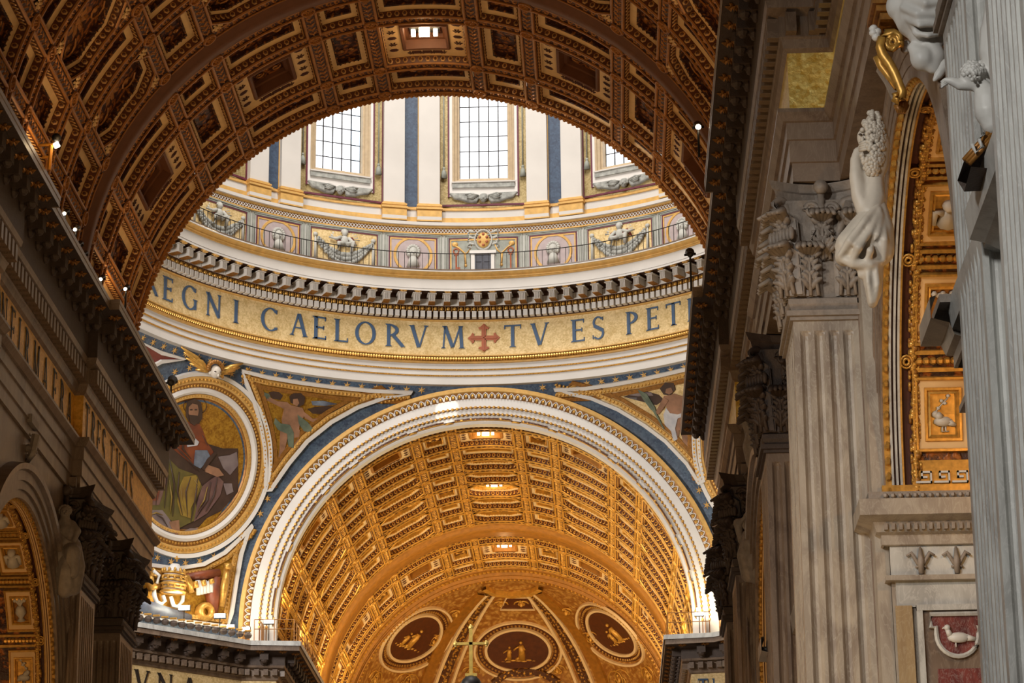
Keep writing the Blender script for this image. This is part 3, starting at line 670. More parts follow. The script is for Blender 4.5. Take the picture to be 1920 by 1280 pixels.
        mb = MB(); n = 20; mb.ring([[(math.cos(2 * PI * j / n) * .5 * q, y, zc + math.sin(2 * PI * j / n) * .62 * q) for j in range(n)] for q, y in ((.95, -.1), (1.0, -.24), (1.12, -.22), (1.18, -.02))], True)
        for sg in (-1, 1):
            for i in range(3): mb.tube([(sg * .5, -.1, zc + .5 - .4 * i), (sg * .85, -.14, zc + .62 - .4 * i), (sg * .95, -.12, zc + .38 - .4 * i), (sg * .7, -.1, zc + .3 - .4 * i)], [.07, .1, .08, .04], 6)
        mb.build('scroll_frame', M['palestone'], pan, True)
        for sg in (-1, 1):
            mb = MB(); x = sg * 1.68; n = 10
            mb.tube([(x + math.cos(2 * PI * j / n) * .17, -.08, 55.55 + math.sin(2 * PI * j / n) * .17) for j in range(n)], .05, 5, True); mb.tube([(x, -.08, 55.4), (x, -.08, 54.25)], .05, 5); mb.box(x - .04, x + .24 * -sg if sg < 0 else x + .04, -.12, -.04, 54.3, 54.5); mb.box(x - .14, x + .14, -.12, -.04, 55.3, 55.36)
            mb.build('key', M['crossred'], pan)
            mb = MB(); mb.tube([(sg * 1.9, -.07, 56.0), (sg * 1.5, -.1, 55.75), (sg * 1.1, -.1, 55.35), (sg * .85, -.1, 55.6), (sg * .7, -.1, 56.0)], .06, 5); mb.tube([(sg * 1.15, -.1, 55.4), (sg * 1.1, -.1, 54.7)], .07, 5); mb.ball((sg * 1.1, -.1, 54.6), .1); mb.ball((sg * 1.75, -.08, 56.0), .2, .08, .16); mb.build('gold_cord', M['ochre'], pan, True)
for o_ in list(bpy.data.objects):   # everything laid on the round wall follows its curve
    if o_.parent and o_.type == 'MESH' and (o_.parent.name.startswith('drum_panel') or o_.parent.name.startswith('window_')) and not o_.name.split('.')[0] == 'pane' and not o_.name.startswith('lattice'):
        for v_ in o_.data.vertices:
            if v_.co.y < .3: v_.co.y -= v_.co.x ** 2 / 41.6
door = thing('door_1', 'small dark panelled door opening onto the drum balcony', 'door', kind='structure'); door.matrix_world = DM(.3, 20.66, 0)
mb = MB(); 
for sg in (-1, 1): mb.box(sg * .5 + (0 if sg > 0 else -.26), sg * .5 + (.26 if sg > 0 else 0), -.16, .05, 53.56, 55.3)
mb.box(-.82, .82, -.2, .05, 55.3, 55.55); mb.build('door_frame', M['white'], door)
mb = MB(); mb.box(-.5, .5, -.12, -.06, 53.56, 55.3)
for x in (-.25, .25):
    for z in (53.95, 54.5, 55.02): mb.box(x - .17, x + .17, -.15, -.12, z - .2, z + .2)
mb.build('door_leaf', M['wood'], door)
# ------------------------------------------------------------------ roman capitals cut as solid letters
def letter(ch, mat, th=.05, wt=.15, thin=.07):
    """unit-height capital in local x (width), z (height), faces -y"""
    k = ('L', ch, mat.name, wt)
    if k in _cache: return _cache[k]
    mb = MB(); y0, y1 = -th, 0
    def poly(pts):
        n = len(pts); a = [mb.V((x, y0, z)) for x, z in pts]; b = [mb.V((x, y1, z)) for x, z in pts]
        mb.F(*a)
        for i in range(n): mb.F(a[i], b[i], b[(i + 1) % n], a[(i + 1) % n])
    def st(x0, z0, x1, z1, w):
        d = Vector((x1 - x0, z1 - z0)); n = Vector((-d.y, d.x)).normalized() * w / 2
        poly([(x0 + n.x, z0 + n.y), (x0 - n.x, z0 - n.y), (x1 - n.x, z1 - n.y), (x1 + n.x, z1 + n.y)])
    def serif(x, z, w=.2, up=1): poly([(x - w / 2, z), (x + w / 2, z), (x + w * .28, z + up * .05), (x - w * .28, z + up * .05)][::up])
    def arc(cx, cz, rx, rz, a0, a1, wa, wb, n=14):
        """stroke width varies: wa where it runs vertical, wb where horizontal"""
        o = []; 
        for i in range(n + 1):
            t = math.radians(a0 + (a1 - a0) * i / n); w_ = wb + (wa - wb) * abs(math.cos(t)); c, s_ = math.cos(t), math.sin(t)
            o.append(((cx + c * rx, cz + s_ * rz), (cx + c * (rx - w_), cz + s_ * (rz - w_))))
        for (p, q), (p2, q2) in zip(o[:-1], o[1:]): poly([p, q, q2, p2])
    A, T = wt, thin; W = .5
    if ch == 'I': st(0, 0, 0, 1, A); serif(0, 0, .3); serif(0, 1, .3, -1); W = .3
    elif ch == 'E': st(-.2, 0, -.2, 1, A); serif(-.24, 0, .24); serif(-.24, 1, .24, -1); [st(-.2, z, x, z, T) for z, x in ((.035, .26), (.52, .16), (.965, .24))]; st(.25, .0, .25, .17, .04); st(.23, .83, .23, 1, .04); st(.15, .43, .15, .61, .04)
    elif ch == 'F': st(-.2, 0, -.2, 1, A); serif(-.2, 0, .3); serif(-.24, 1, .24, -1); [st(-.2, z, x, z, T) for z, x in ((.5, .16), (.965, .24))]; st(.23, .83, .23, 1, .04); st(.15, .41, .15, .59, .04)
    elif ch == 'L': st(-.2, 0, -.2, 1, A); serif(-.2, 1, .3, -1); serif(-.24, 0, .24); st(-.2, .035, .28, .035, T); st(.27, 0, .27, .19, .04)
    elif ch == 'T': st(0, 0, 0, 1, A); serif(0, 0, .3); st(-.36, .965, .36, .965, T); st(-.35, .82, -.35, 1, .04); st(.35, .82, .35, 1, .04)
    elif ch == 'N': st(-.3, 0, -.3, 1, T); st(-.33, .98, .3, .03, A); st(.3, 0, .3, 1, T); serif(-.3, 0); serif(-.34, 1, .2, -1); serif(.3, 1, .2, -1)
    elif ch == 'V': st(-.3, 1, .0, .02, A); st(.32, 1, .03, .02, T); serif(-.3, 1, .26, -1); serif(.32, 1, .22, -1)
    elif ch == 'A': st(.3, 0, .0, .98, A); st(-.32, 0, -.03, .98, T); st(-.2, .36, .2, .36, T * .8); serif(.3, 0, .26); serif(-.32, 0, .22)
    elif ch == 'M': st(-.4, 0, -.33, 1, T); st(-.32, .98, 0, .05, A); st(.02, .05, .33, .98, T); st(.34, 1, .4, 0, A); serif(-.4, 0); serif(.4, 0, .28); serif(-.35, 1, .2, -1); serif(.36, 1, .22, -1)
    elif ch == 'O': arc(0, .5, .46, .52, 0, 360, A, .05, 28)
    elif ch == 'C': arc(.04, .5, .46, .52, 48, 312, A, .05, 22); st(.34, .78, .34, .96, .04); st(.36, .08, .36, .2, .04)
    elif ch == 'G': arc(.02, .5, .46, .52, 48, 318, A, .05, 22); st(.33, .05, .33, .45, A * .8); serif(.33, .47, .26, -1); st(.32, .78, .32, .96, .04)
    elif ch == 'R': st(-.22, 0, -.22, 1, A); serif(-.22, 0, .3); serif(-.27, 1, .2, -1); arc(-.2, .73, .42, .27, -90, 90, A, .05, 12); st(-.02, .5, .4, .02, A * .95); serif(.4, 0, .2)
    elif ch == 'P': st(-.2, 0, -.2, 1, A); serif(-.2, 0, .3); serif(-.25, 1, .2, -1); arc(-.18, .72, .42, .28, -90, 90, A, .05, 12)
    elif ch == 'S': arc(0, .75, .25, .27, 40, 250, .1, .06, 12); arc(0, .26, .27, .28, -140, 70, .1, .06, 12); st(.2, .82, .2, .97, .04); st(-.24, .03, -.24, .2, .04); st(-.19, .62, .21, .37, A)
    me = mb.mesh('letter_' + ch.lower(), mat); _cache[k] = me; return me
insc = thing('inscription', 'large dark blue roman capitals and a red cross round the gold band below the dome', 'lettering')
for ch, a in (('R', -63.3), ('E', -58.86), ('G', -53.84), ('N', -48.57), ('I', -43.93), ('C', -37.32), ('A', -31.82), ('E', -27.93), ('L', -24.12), ('O', -19.91), ('R', -15.01), ('V', -10.72), ('M', -4.95), ('T', 5.3), ('V', 9.95), ('E', 16.76), ('S', 20.28), ('P', 26.62), ('E', 30.46), ('T', 34.41), ('R', 38.6), ('V', 43.0), ('S', 47.0)):
    put(letter(ch, M['letter']), 'letter', insc, DM(a, 20.52, 49.22) @ Matrix.Diagonal((1.4, 1, 1.42, 1)))
mb = MB()
for sx, sz, L_ in ((1, 0, .98), (-1, 0, .98), (0, 1, .92), (0, -1, .92)):
    def q(u, v_): return (sx * u + (sz and v_), sz * u + (sx and v_))
    pts = [(0, -.14), (L_ * .62, -.14), (L_ * .6, -.26), (L_ * .72, -.34), (L_ * .78, -.2), (L_ if sz >= 0 and sx or sz > 0 else L_ * .95, 0), (L_ * .78, .2), (L_ * .72, .34), (L_ * .6, .26), (L_ * .62, .14), (0, .14)]
    a_ = [mb.V((q(u, v_)[0], -.07, q(u, v_)[1])) for u, v_ in pts]; b_ = [mb.V((q(u, v_)[0], 0, q(u, v_)[1])) for u, v_ in pts]
    mb.F(*a_)
    for i in range(len(a_)): mb.F(a_[i], b_[i], b_[(i + 1) % len(a_)], a_[(i + 1) % len(a_)])
    mb.box(*(sorted((sx * .05 if sx else -.05, sx * .8 if sx else .05))), -.1, -.07, *(sorted((sz * .05 if sz else -.05, sz * .8 if sz else .05))))
o = mb.build('red_cross', M['crossred'], insc, label='red flared cross between the words'); o.matrix_local = DM(.38, 20.52, 49.86)

# ------------------------------------------------------------------ pendentives and the chancel arch
pend = thing('wall_pendentives', 'curved pendentives in blue starred mosaic between the crossing arches', 'wall', kind='structure')
def sdir(az, el): az, el = math.radians(az), math.radians(el); return Vector((math.sin(az) * math.cos(el), math.cos(az) * math.cos(el), math.sin(el)))
def spt(az, el, h=0.): return SPC + sdir(az, el) * (RHO - h)
# blue ground: sphere grid limited by the arch openings
def pend_ground(azc):
    mb = MB(); n, k = 60, 34
    def lim(az, el):
        d = sdir(az, el) * RHO
        return abs(d.y) < 21.15 and abs(d.x) < 21.15
    grid = {}
    for i in range(n + 1):
        az = azc - 45 + 90 * i / n
        for j in range(k + 1):
            el = -3.4 + 38.5 * j / k
            d = sdir(az, el) * RHO
            # clamp on to the arch planes so that the edge follows the arches
            for ax in (0, 1):
                if abs(d[ax]) > 21.15: d[ax] = math.copysign(21.15, d[ax])
            q = SPC + d; 
            if q.z > 47.0: q.z = 47.0
            grid[i, j] = (q, lim(az, el))
    idx = {kk: mb.V(v[0]) for kk, v in grid.items()}
    for i in range(n):
        for j in range(k):
            ks = [(i, j), (i + 1, j), (i + 1, j + 1), (i, j + 1)]
            if any(grid[q][1] for q in ks): mb.F(*[idx[q] for q in ks])
    return mb.build('blue_ground', M['blue'], pend, True)
pend_ground(-45); pend_ground(45)
def onSph(u, v): return onS(u, v, SPC, RHO)
def sweep_px(px, prof, mat, name='molding', parent=None, closed=False, surf=onSph, cen=SPC, sub=6, smooth=False, beads=None, kind=None):
    """moulding swept along a curve picked on the sphere; prof in (sideways, inward)"""
    pts = [surf(*p) for p in px]
    if sub > 1:   # Catmull-Rom
        out = []; L = len(pts); R_ = range(L) if closed else range(L - 1)
        for i in R_:
            p0 = pts[(i - 1) % L] if closed or i else pts[0]; p1 = pts[i]; p2 = pts[(i + 1) % L]; p3 = pts[(i + 2) % L] if closed or i < L - 2 else p2
            for j in range(sub):
                t = j / sub; out.append(.5 * ((2 * p1) + (p2 - p0) * t + (2 * p0 - 5 * p1 + 4 * p2 - p3) * t * t + (3 * p1 - p0 - 3 * p2 + p3) * t ** 3))
        if not closed: out.append(pts[-1])
        pts = out
    return sweep_pts(pts, prof, mat, name, parent, closed, cen, smooth, beads, kind)
def sweep_pts(pts, prof, mat, name, parent, closed, cen, smooth=False, beads=None, kind=None):
    path = []; L = len(pts)
    for i, p in enumerate(pts):
        a = pts[(i - 1) % L] if closed or i else p; b = pts[(i + 1) % L] if closed or i < L - 1 else p
        t = (b - a).normalized(); up = (cen - p).normalized(); path.append((p, t.cross(up).normalized(), up))
    mb = MB()
    mb.sweep(prof, path, closed)
    if beads:
        off, hh, step, r = beads; acc = 0
        for i in range(len(path) - (0 if closed else 1)):
            p, o, u = path[i]; p2 = path[(i + 1) % L][0]; d = (p2 - p).length; 
            while acc < d:
                mb.mat(1).ball(p + (p2 - p) * (acc / d) + o * off + u * hh, r, r, r, None, 5, 3); acc += step
            acc -= d
    return mb.build(name, [M[mat], M['gilt']] if beads else M[mat], parent, smooth, kind=kind)
def patch(px, surf, name, mat, parent, h=.05, cen=None, cell=None, smooth=True):
    """flat inlay picked on a surface: outline filled, followed to the surface and given thickness h"""
    xs = [p[0] for p in px]; ys = [p[1] for p in px]; cell = cell or max(6, (max(xs) - min(xs)) / 12)
    pts = [Vector(p) for p in px]; n = len(pts); inn = []
    x = min(xs) + cell / 2
    def inside(x, y):
        c = False
        for i in range(n):
            (x1, y1), (x2, y2) = px[i], px[(i + 1) % n]
            if (y1 > y) != (y2 > y) and x < (x2 - x1) * (y - y1) / (y2 - y1) + x1: c = not c
        return c
    while x < max(xs):
        y = min(ys) + cell / 2
        while y < max(ys):
            if inside(x, y): inn.append(Vector((x, y)))
            y += cell
        x += cell
    v, e, f, *_ = geometry.delaunay_2d_cdt(pts + inn, [], [list(range(n))], 1, 1e-4)
    cen = cen or CAM; W = [surf(q.x, q.y) for q in v]; off = [(cen - q).normalized() * h for q in W]
    mb = MB(); a = [mb.V(q + o) for q, o in zip(W, off)]
    for t in f: mb.F(*[a[i] for i in t])
    b0 = [mb.V(surf(*p)) for p in px]; a0 = [mb.V(surf(*p) + (cen - surf(*p)).normalized() * h) for p in px]
    for i in range(n): mb.F(a0[i], b0[i], b0[(i + 1) % n], a0[(i + 1) % n])
    return mb.build(name, M[mat] if isinstance(mat, str) else mat, parent, smooth)
def circ_on_sphere(az, el, rm, n=64, cen=SPC, rho=RHO, sx=1.):
    c = sdir(az, el); e1 = c.cross(Vector((0, 0, 1))).normalized(); e2 = e1.cross(c); out = []
    for j in range(n):
        t = 2 * PI * j / n; ang = rm / rho; d = c * math.cos(ang) + (e1 * math.cos(t) * sx + e2 * math.sin(t)) * math.sin(ang)
        out.append(cen + d.normalized() * rho)
    return out
# star inlays
star_me = None
def star_mesh():
    mb = MB(); n = 12; c = mb.V((0, -.03, 0)); r_ = [mb.V((math.cos(PI * j / 6 + PI / 2) * (.26 if j % 2 == 0 else .09), 0, math.sin(PI * j / 6 + PI / 2) * (.26 if j % 2 == 0 else .09))) for j in range(n)]
    for j in range(n): mb.F(r_[j], c, r_[(j + 1) % n])
    return mb.mesh('star', M['ochre'])
star_me = star_mesh()
def star_at(p, cen=SPC):
    y = (p - cen).normalized(); x = y.cross(Vector((0, 0, 1))).normalized(); z = x.cross(y)
    q = Matrix((x, y, z)).transposed().to_4x4(); q.translation = p - y * .04; put(star_me, 'star', pend, q)
def arch_curve(r, side=1, n=60, a0=-84, a1=84, y=None):
    """points on the sphere along a circle of radius r about the arch axis, i.e. on the pendentive just outside the arch"""
    out = []
    for i in range(n + 1):
        t = math.radians(a0 + (a1 - a0) * i / n); x = math.sin(t) * r; z = math.cos(t) * r; yq = math.sqrt(max(0, RHO ** 2 - r * r))
        out.append(Vector((x, DC + yq, H2 + z)))
    return out
for q in arch_curve(15.42, n=50): 
    if q.z < 46.75: star_at(q)
for i in range(61):
    a = -75 + 2.5 * i
    if abs(a) > 9.5: star_at(spt(a, 34.3))
for s in (-1, 1):     # medallion surrounds
    cc = (-45.5, 20.5) if s < 0 else (45.5, 20.5)
    for q in circ_on_sphere(*cc, 5.85, 36)[::1]:
        d = q - SPC
        if d.y < 20.9 and abs(d.x) < 20.9 and d.z < 14.3: star_at(q)
    for r, prof, mt, bd in ((5.45, [(-.12, 0), (-.12, .16), (.12, .2), (.14, 0)], 'white', None), (5.1, [(-.22, .02), (-.2, .14), (.2, .14), (.22, .02)], 'ochre', (0, .14, .26, .1)),
                            (4.72, [(-.16, .02), (-.16, .1), (.16, .1), (.16, .02)], 'gilt_dk', (0, .1, .22, .09)), (4.42, [(-.2, .02), (-.16, .22), (.0, .3), (.16, .22), (.2, .02)], 'white', None),
                            (4.1, [(-.14, .02), (-.1, .2), (.1, .12), (.14, .02)], 'ochre', (0, .14, .2, .06)), (3.92, [(-.1, .02), (0, .1), (.1, .02)], 'gilt_dk', None)):
        sweep_pts(circ_on_sphere(*cc, r, 72), prof, mt, 'round_molding', pend, True, SPC, False, bd)
def lath(pts, w_, wh=.16):   # white fillet + gilt beaded fillet of a spandrel frame
    sweep_pts(pts, [(-.16, 0), (-.14, wh), (.0, wh), (.02, .0)], 'white', 'white_fillet', pend, False, SPC)
def tri_frame(px):
    ring_ = []
    sweep_px(px, [(-.12, 0), (-.12, .2), (.1, .2), (.1, 0)], 'white', 'white_fillet', pend, True, sub=1)
    for off, mt, bd in ((.34, 'ochre', (0, .14, .24, .1)), (.66, 'gilt_dk', None)):
        pts = [onSph(*p) for p in px]; cen = sum(pts, Vector()) / len(pts)
        sweep_px(px, [(off * S_ - .14, .02), (off * S_ - .12, .13), (off * S_ + .12, .13), (off * S_ + .14, .02)] if True else None, mt, 'gilt_molding', pend, True, sub=1, beads=(off * S_, .13, .24, .1) if bd else None)
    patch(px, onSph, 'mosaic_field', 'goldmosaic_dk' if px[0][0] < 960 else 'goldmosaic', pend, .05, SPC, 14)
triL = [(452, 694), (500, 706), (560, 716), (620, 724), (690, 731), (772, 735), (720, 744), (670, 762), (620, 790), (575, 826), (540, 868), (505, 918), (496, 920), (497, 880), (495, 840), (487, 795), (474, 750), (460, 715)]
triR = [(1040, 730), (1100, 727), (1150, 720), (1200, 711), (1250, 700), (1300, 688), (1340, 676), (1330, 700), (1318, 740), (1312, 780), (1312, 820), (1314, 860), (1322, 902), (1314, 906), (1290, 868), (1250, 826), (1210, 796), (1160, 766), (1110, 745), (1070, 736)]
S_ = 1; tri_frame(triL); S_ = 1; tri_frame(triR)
low = [(472, 985), (462, 1000), (450, 1040), (442, 1085), (432, 1150), (425, 1175), (230, 1150), (235, 1040), (270, 1058), (330, 1066), (380, 1058), (420, 1036), (450, 1008)]
sweep_px(low, [(-.12, 0), (-.12, .2), (.1, .2), (.1, 0)], 'white', 'white_fillet', pend, True, sub=1)
sweep_px(low, [(.2, .02), (.22, .13), (.46, .13), (.48, .02)], 'ochre', 'gilt_molding', pend, True, sub=1, beads=(.34, .13, .24, .1))
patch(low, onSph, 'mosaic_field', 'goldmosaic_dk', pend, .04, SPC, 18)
sweep_px([(262, 640), (300, 660), (345, 672), (300, 676), (275, 690), (262, 700)], [(-.12, 0), (-.12, .2), (.1, .2), (.1, 0)], 'white', 'white_fillet', pend, True, sub=1)
patch([(255, 640), (300, 660), (345, 672), (300, 676), (275, 690), (255, 700)], onSph, 'mosaic_field', 'red', pend, .05, SPC, 12)
# archivolt of the chancel arch: stepped white fasciae with rope lines and a leaf moulding, on the arch wall plane
arch = thing('chancel_arch', 'wide white stepped arch with rope lines and leaf moulding framing the golden vault', 'arch')
def archi(prof, mat, name, n=96, r0=0, extra=None, smooth=False):
    """prof: (radius, y)"""
    mb = MB(); rows = []
    pts = [(-1, 31.0)] + [None] * 0
    for i in range(n + 1):
        a = math.radians(-90 + 180 * i / n); rows.append([(math.sin(a) * r, y, H2 + math.cos(a) * r) for r, y in prof])
    rows = [[(-r, y, 30.6) for r, y in prof]] + rows + [[(r, y, 30.6) for r, y in prof]]
    mb.ring(rows)
    if extra: extra(mb)
    return mb.build(name, [M[mat], M['gilt'], M['white']], arch, smooth)
ya = YA
archi([(12.3, ya + .6), (12.3, ya - .02), (12.42, ya - .1), (12.84, ya - .12)], 'white', 'fascia')
archi([(12.84, ya - .12), (12.86, ya - .2), (13.24, ya - .22)], 'white', 'fascia'); archi([(13.24, ya - .22), (13.28, ya - .3), (13.82, ya - .32)], 'white', 'fascia')
def ropes(r, y):
    def f(mb):
        mb.mat(1)
        for i in range(150):
            a = math.radians(-90 + 180 * i / 149); mb.ball((math.sin(a) * r, y, H2 + math.cos(a) * r), .1, .06, .1, None, 5, 3)
    return f
archi([(12.84, ya - .2), (12.87, ya - .24), (12.9, ya - .2)], 'gilt_dk', 'rope_molding', extra=ropes(12.86, ya - .22)); archi([(13.24, ya - .3), (13.27, ya - .34), (13.3, ya - .3)], 'gilt_dk', 'rope_molding', extra=ropes(13.27, ya - .32))
archi([(13.82, ya - .32), (13.86, ya - .3), (14.2, ya - .42)], 'gilt_dk', 'leaf_ground')
archi([(14.2, ya - .42), (14.24, ya - .5), (14.48, ya - .52), (14.52, ya - .3), (14.6, ya + .1)], 'ochre', 'outer_fillet')
mb = MB(); P0 = lambda s, y, d: (s, y, d)
mb.tube([(-.17, 0, -.16), (-.15, -.04, .02), (-.07, -.06, .1), (0, -.05, .16), (.07, -.06, .1), (.15, -.04, .02), (.17, 0, -.16)], .035, 5); mb.mat(1).ball((0, -.03, -.02), .09, .06, .12, None, 6, 4)
leaf = mb.mesh('leaf', [M['white'], M['gilt']])
for i in range(112):
    a = -90 + 180 * (i + .5) / 112; q = Matrix.Translation((math.sin(math.radians(a)) * 14.0, ya - .37, H2 + math.cos(math.radians(a)) * 14.0)) @ Matrix.Rotation(math.radians(a), 4, 'Y'); put(leaf, 'leaf', arch, q)
# wall behind the archivolt down to the springing
mb = MB()
for s in (-1, 1): mb.box(min(s * 12.4, s * 15.4), max(s * 12.4, s * 15.4), ya - .02, ya + .8, 24, 34)
mb.build('pier_strip', M['blue'], pend)
# ------------------------------------------------------------------ entablatures swept along a wall plan
def offset_plan(pts, d):
    """mitred offset of an open polyline to its left by d"""
    out = []; n = len(pts)
    for i in range(n):
        ds = []
        if i > 0: v = Vector(pts[i]) - Vector(pts[i - 1]); ds.append(v.normalized())
        if i < n - 1: v = Vector(pts[i + 1]) - Vector(pts[i]); ds.append(v.normalized())
        ns = [Vector((-v.y, v.x)) for v in ds]
        if len(ns) == 1: o = ns[0] * d
        else:
            b = ns[0] + ns[1]; o = b / max(.25, b.dot(ns[0])) * d
        out.append((pts[i][0] + o.x, pts[i][1] + o.y))
    return out
def plan_sweep(mb, pts, prof, side=1):
    rows = []
    for o, z in prof: rows.append([(x, y, z) for x, y in offset_plan(pts, o * side)])
    mb.ring(rows)
def along(pts, off, step, side=1, skip=0.25):
    """evenly spaced stations: (x, y, angle) on the offset plan; the local -y axis looks into the room"""
    P_ = offset_plan(pts, off * side); out = []
    for a, b in zip(P_[:-1], P_[1:]):
        a, b = Vector(a), Vector(b); L = (b - a).length; n = max(1, int(L / step))
        if L < .6: continue
        for i in range(n):
            q = a + (b - a) * ((i + .5) / n); d = (b - a).normalized(); inn = Vector((-d.y, d.x)) * side
            out.append((q.x, q.y, math.atan2(inn.x, -inn.y)))
    return out
mb = MB(); mb.box(-.14, .14, -.3, 0, 0, .5); dent2 = mb.mesh('dentil', M['marble_br'])
mb = MB(); mb.box(-.25, .25, -.85, 0, .12, .5); mb.ball((0, -.62, .14), .22, .24, .2, None, 8, 5); mb.ball((0, -.2, .1), .22, .2, .24, None, 8, 5); mb.box(-.3, .3, -.95, 0, .5, .58); modl = mb.mesh('bracket', M['carved_shaded'])
mb = MB(); flower(mb, lambda s, y, d: (s, y, d), 0, 0, 0, .26, 6, .1); ros2 = mb.mesh('soffit_rosette', M['gilt_dk'])
def entab(root, pts, side, zb, k=1., frieze='goldmosaic_dk', zt=None, stone='marble_br', parts=True, z_fr=None, out=1.5, arch_b=None, lip=.36):
    """k scales heights; zb = bottom of the frieze, z_fr = top of frieze, zt = top of cornice"""
    z1 = z_fr; H_ = zt - z1; ab = arch_b if arch_b is not None else zb - 1.9
    def sw(name, prof, mat): m_ = MB(); plan_sweep(m_, pts, prof, side); return m_.build(name, M[mat], root)
    sw('architrave', [(-1.2, ab), (.0, ab), (.0, ab + .5), (.06, ab + .52), (.06, ab + 1.1), (.12, ab + 1.12), (.12, zb - .32), (.2, zb - .3), (.34, zb - .1), (.34, zb)], stone)
    sw('gold_frieze', [(.34, zb), (0, zb), (0, z1)], frieze)
    sw('cornice_bed', [(0, z1), (.1, z1 + .03 * H_), (.16, z1 + .1 * H_), (.2, z1 + .12 * H_), (.2, z1 + .3 * H_), (.5, z1 + .34 * H_), (.55, z1 + .4 * H_)], stone)
    zs_ = zt - lip
    sw('soffit', [(.55, z1 + .4 * H_), (.55, zs_ - .12), (.75, zs_), (out - .04, zs_)], 'carved_shaded')  # shade under the cornice is put into the soffit colour
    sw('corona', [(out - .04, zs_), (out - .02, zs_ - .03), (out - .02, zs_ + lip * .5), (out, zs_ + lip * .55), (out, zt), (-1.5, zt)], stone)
    if parts:
        for x, y, a in along(pts, .2, .5, side): put(dent2, 'dentil', root, Matrix.Translation((x, y, z1 + .13 * H_)) @ Matrix.Rotation(a, 4, 'Z') @ Matrix.Diagonal((1, 1, .34 * H_ / 1.0, 1)))
        for x, y, a in along(pts, .45, 1.15, side):
            put(modl, 'bracket', root, Matrix.Translation((x, y, zs_ - .62)) @ Matrix.Rotation(a, 4, 'Z') @ Matrix.Diagonal((1, .72, 1.05, 1)))
        for x, y, a in along(pts, 1.15, 1.15, side): put(ros2, 'soffit_rosette', root, Matrix.Translation((x, y, zs_ - .02)))
# ---- crossing piers beyond the dome
for s in (-1, 1):
    pier = thing('wall_pier_left' if s < 0 else 'wall_pier_right', 'far crossing pier with a deep cornice ledge and gold inscription frieze, ' + ('left' if s < 0 else 'right'), 'wall', kind='structure')
    pl = [(s * 26, 137.2), (s * 14.05, 149.0), (s * 12.05, 149.3), (s * 12.0, 192)]
    entab(pier, pl, -s if False else (1 if s > 0 else -1), 27.1, frieze='goldmosaic', zt=30.85, z_fr=28.8, arch_b=25.0) if False else entab(pier, pl, (-1 if s < 0 else 1), 27.1, frieze='goldmosaic', zt=30.85, z_fr=28.8, lip=.5)
    mb = MB(); plan_sweep(mb, [(x, y) for x, y in pl], [(-.2, -1.7), (-.2, 25.4)], (-1 if s < 0 else 1)); mb.build('pier_face', M['marble_br'], pier)
    mb = MB(); plan_sweep(mb, pl, [(1.53, 30.6), (1.56, 30.6), (1.56, 30.87), (1.3, 30.9), (-2, 30.92)], (-1 if s < 0 else 1)); mb.build('ledge_lip', M['marble'], pier)
    # frieze letters on the chamfer
a = Vector((-26, 137.2)); b = Vector((-14.05, 149.0)); dd = (b - a).normalized(); inn = Vector((dd.y, -dd.x))
ins2 = thing('inscription', 'black capitals on the gold frieze of the left crossing pier, lower edge of view', 'lettering')
for ch, t in (('V', .585), ('N', .68), ('A', .78)):
    q = a + (b - a) * t; put(letter(ch, M['black_letter']), 'letter', ins2, Matrix.Translation((q.x + inn.x * .03, q.y + inn.y * .03, 27.25)) @ Matrix.Rotation(math.atan2(inn.x, -inn.y), 4, 'Z') @ Matrix.Diagonal((1.3, 1, 1.3, 1)))
ins3 = thing('inscription', 'blue capitals on the small gold frieze below the right crossing pier ledge', 'lettering')
a = Vector((12.3, 149.27)); b = Vector((14.0, 149.0))
for i, ch in enumerate('TES'):
    q = onY(1318 + 26 * i, 1280, 149.2); put(letter(ch, M['letter']), 'letter', ins3, Matrix.Translation((q.x, 149.15, 27.15)) @ Matrix.Diagonal((.8, 1, 1.35, 1)))
# ---- ledge railings and floodlights
def railing(label, pts, z, h, step=.9):
    r = thing('ledge_railing', label, 'railing'); mb = MB()
    for q in (h, h * .55): mb.tube([(x, y, z + q) for x, y in pts], .028, 5)
    mb.build('rails', M['gilt_dk'], r); mb = MB(); mb.tube([(0, 0, 0), (0, 0, h)], .03, 5); pm = mb.mesh('post', M['gilt_dk'])
    for a, b in zip(pts[:-1], pts[1:]):
        L = math.dist(a, b); n = max(1, int(L / step))
        for i in range(n): t = i / n; put(pm, 'post', r, at(a[0] + (b[0] - a[0]) * t, a[1] + (b[1] - a[1]) * t, z))
railing('thin gilt iron railing on the ledge at the left foot of the white arch', [(-13.2, 147.9), (-10.9, 148.1), (-10.75, 152), (-10.75, 160)], 30.92, 1.25)
railing('thin gilt iron railing on the ledge at the right foot of the white arch', [(10.75, 156), (10.75, 148.1), (13.2, 147.9)], 30.92, 1.25)
def flood(px, py, y, label, w=.85, hgt=.32, tube=True, power=0, aim=None, gm='lampwhite'):
    w *= .78; hgt *= .85; q = onY(px, py, y); r = thing('floodlight', label, 'floodlight', q)
    mb = MB(); mb.box(-w / 2, w / 2, -.04, 0, -hgt / 2, hgt / 2); mb.build('lit_face', M[gm], r)
    mb = MB(); mb.box(-w / 2 - .04, w / 2 + .04, 0, .22, -hgt / 2 - .04, hgt / 2 + .04); mb.tube([(0, .1, -hgt / 2), (0, .1, -hgt / 2 - max(.2, q.z - 31.2 if q.z < 33 else .3))], .03, 5); mb.build('housing', M['iron'], r)
    if power: lamp('flood_light', 'POINT', q + Vector((0, -.5, .3)), q, power, (1, .85, .6), .3)
    return r
flood(345, 1139, 146.6, 'bright floodlight left of the gold scroll relief above the left ledge', .8, .28, power=260)
flood(412, 1154, 147.6, 'bright floodlight below the right edge of the gold relief', .8, .26, power=160)
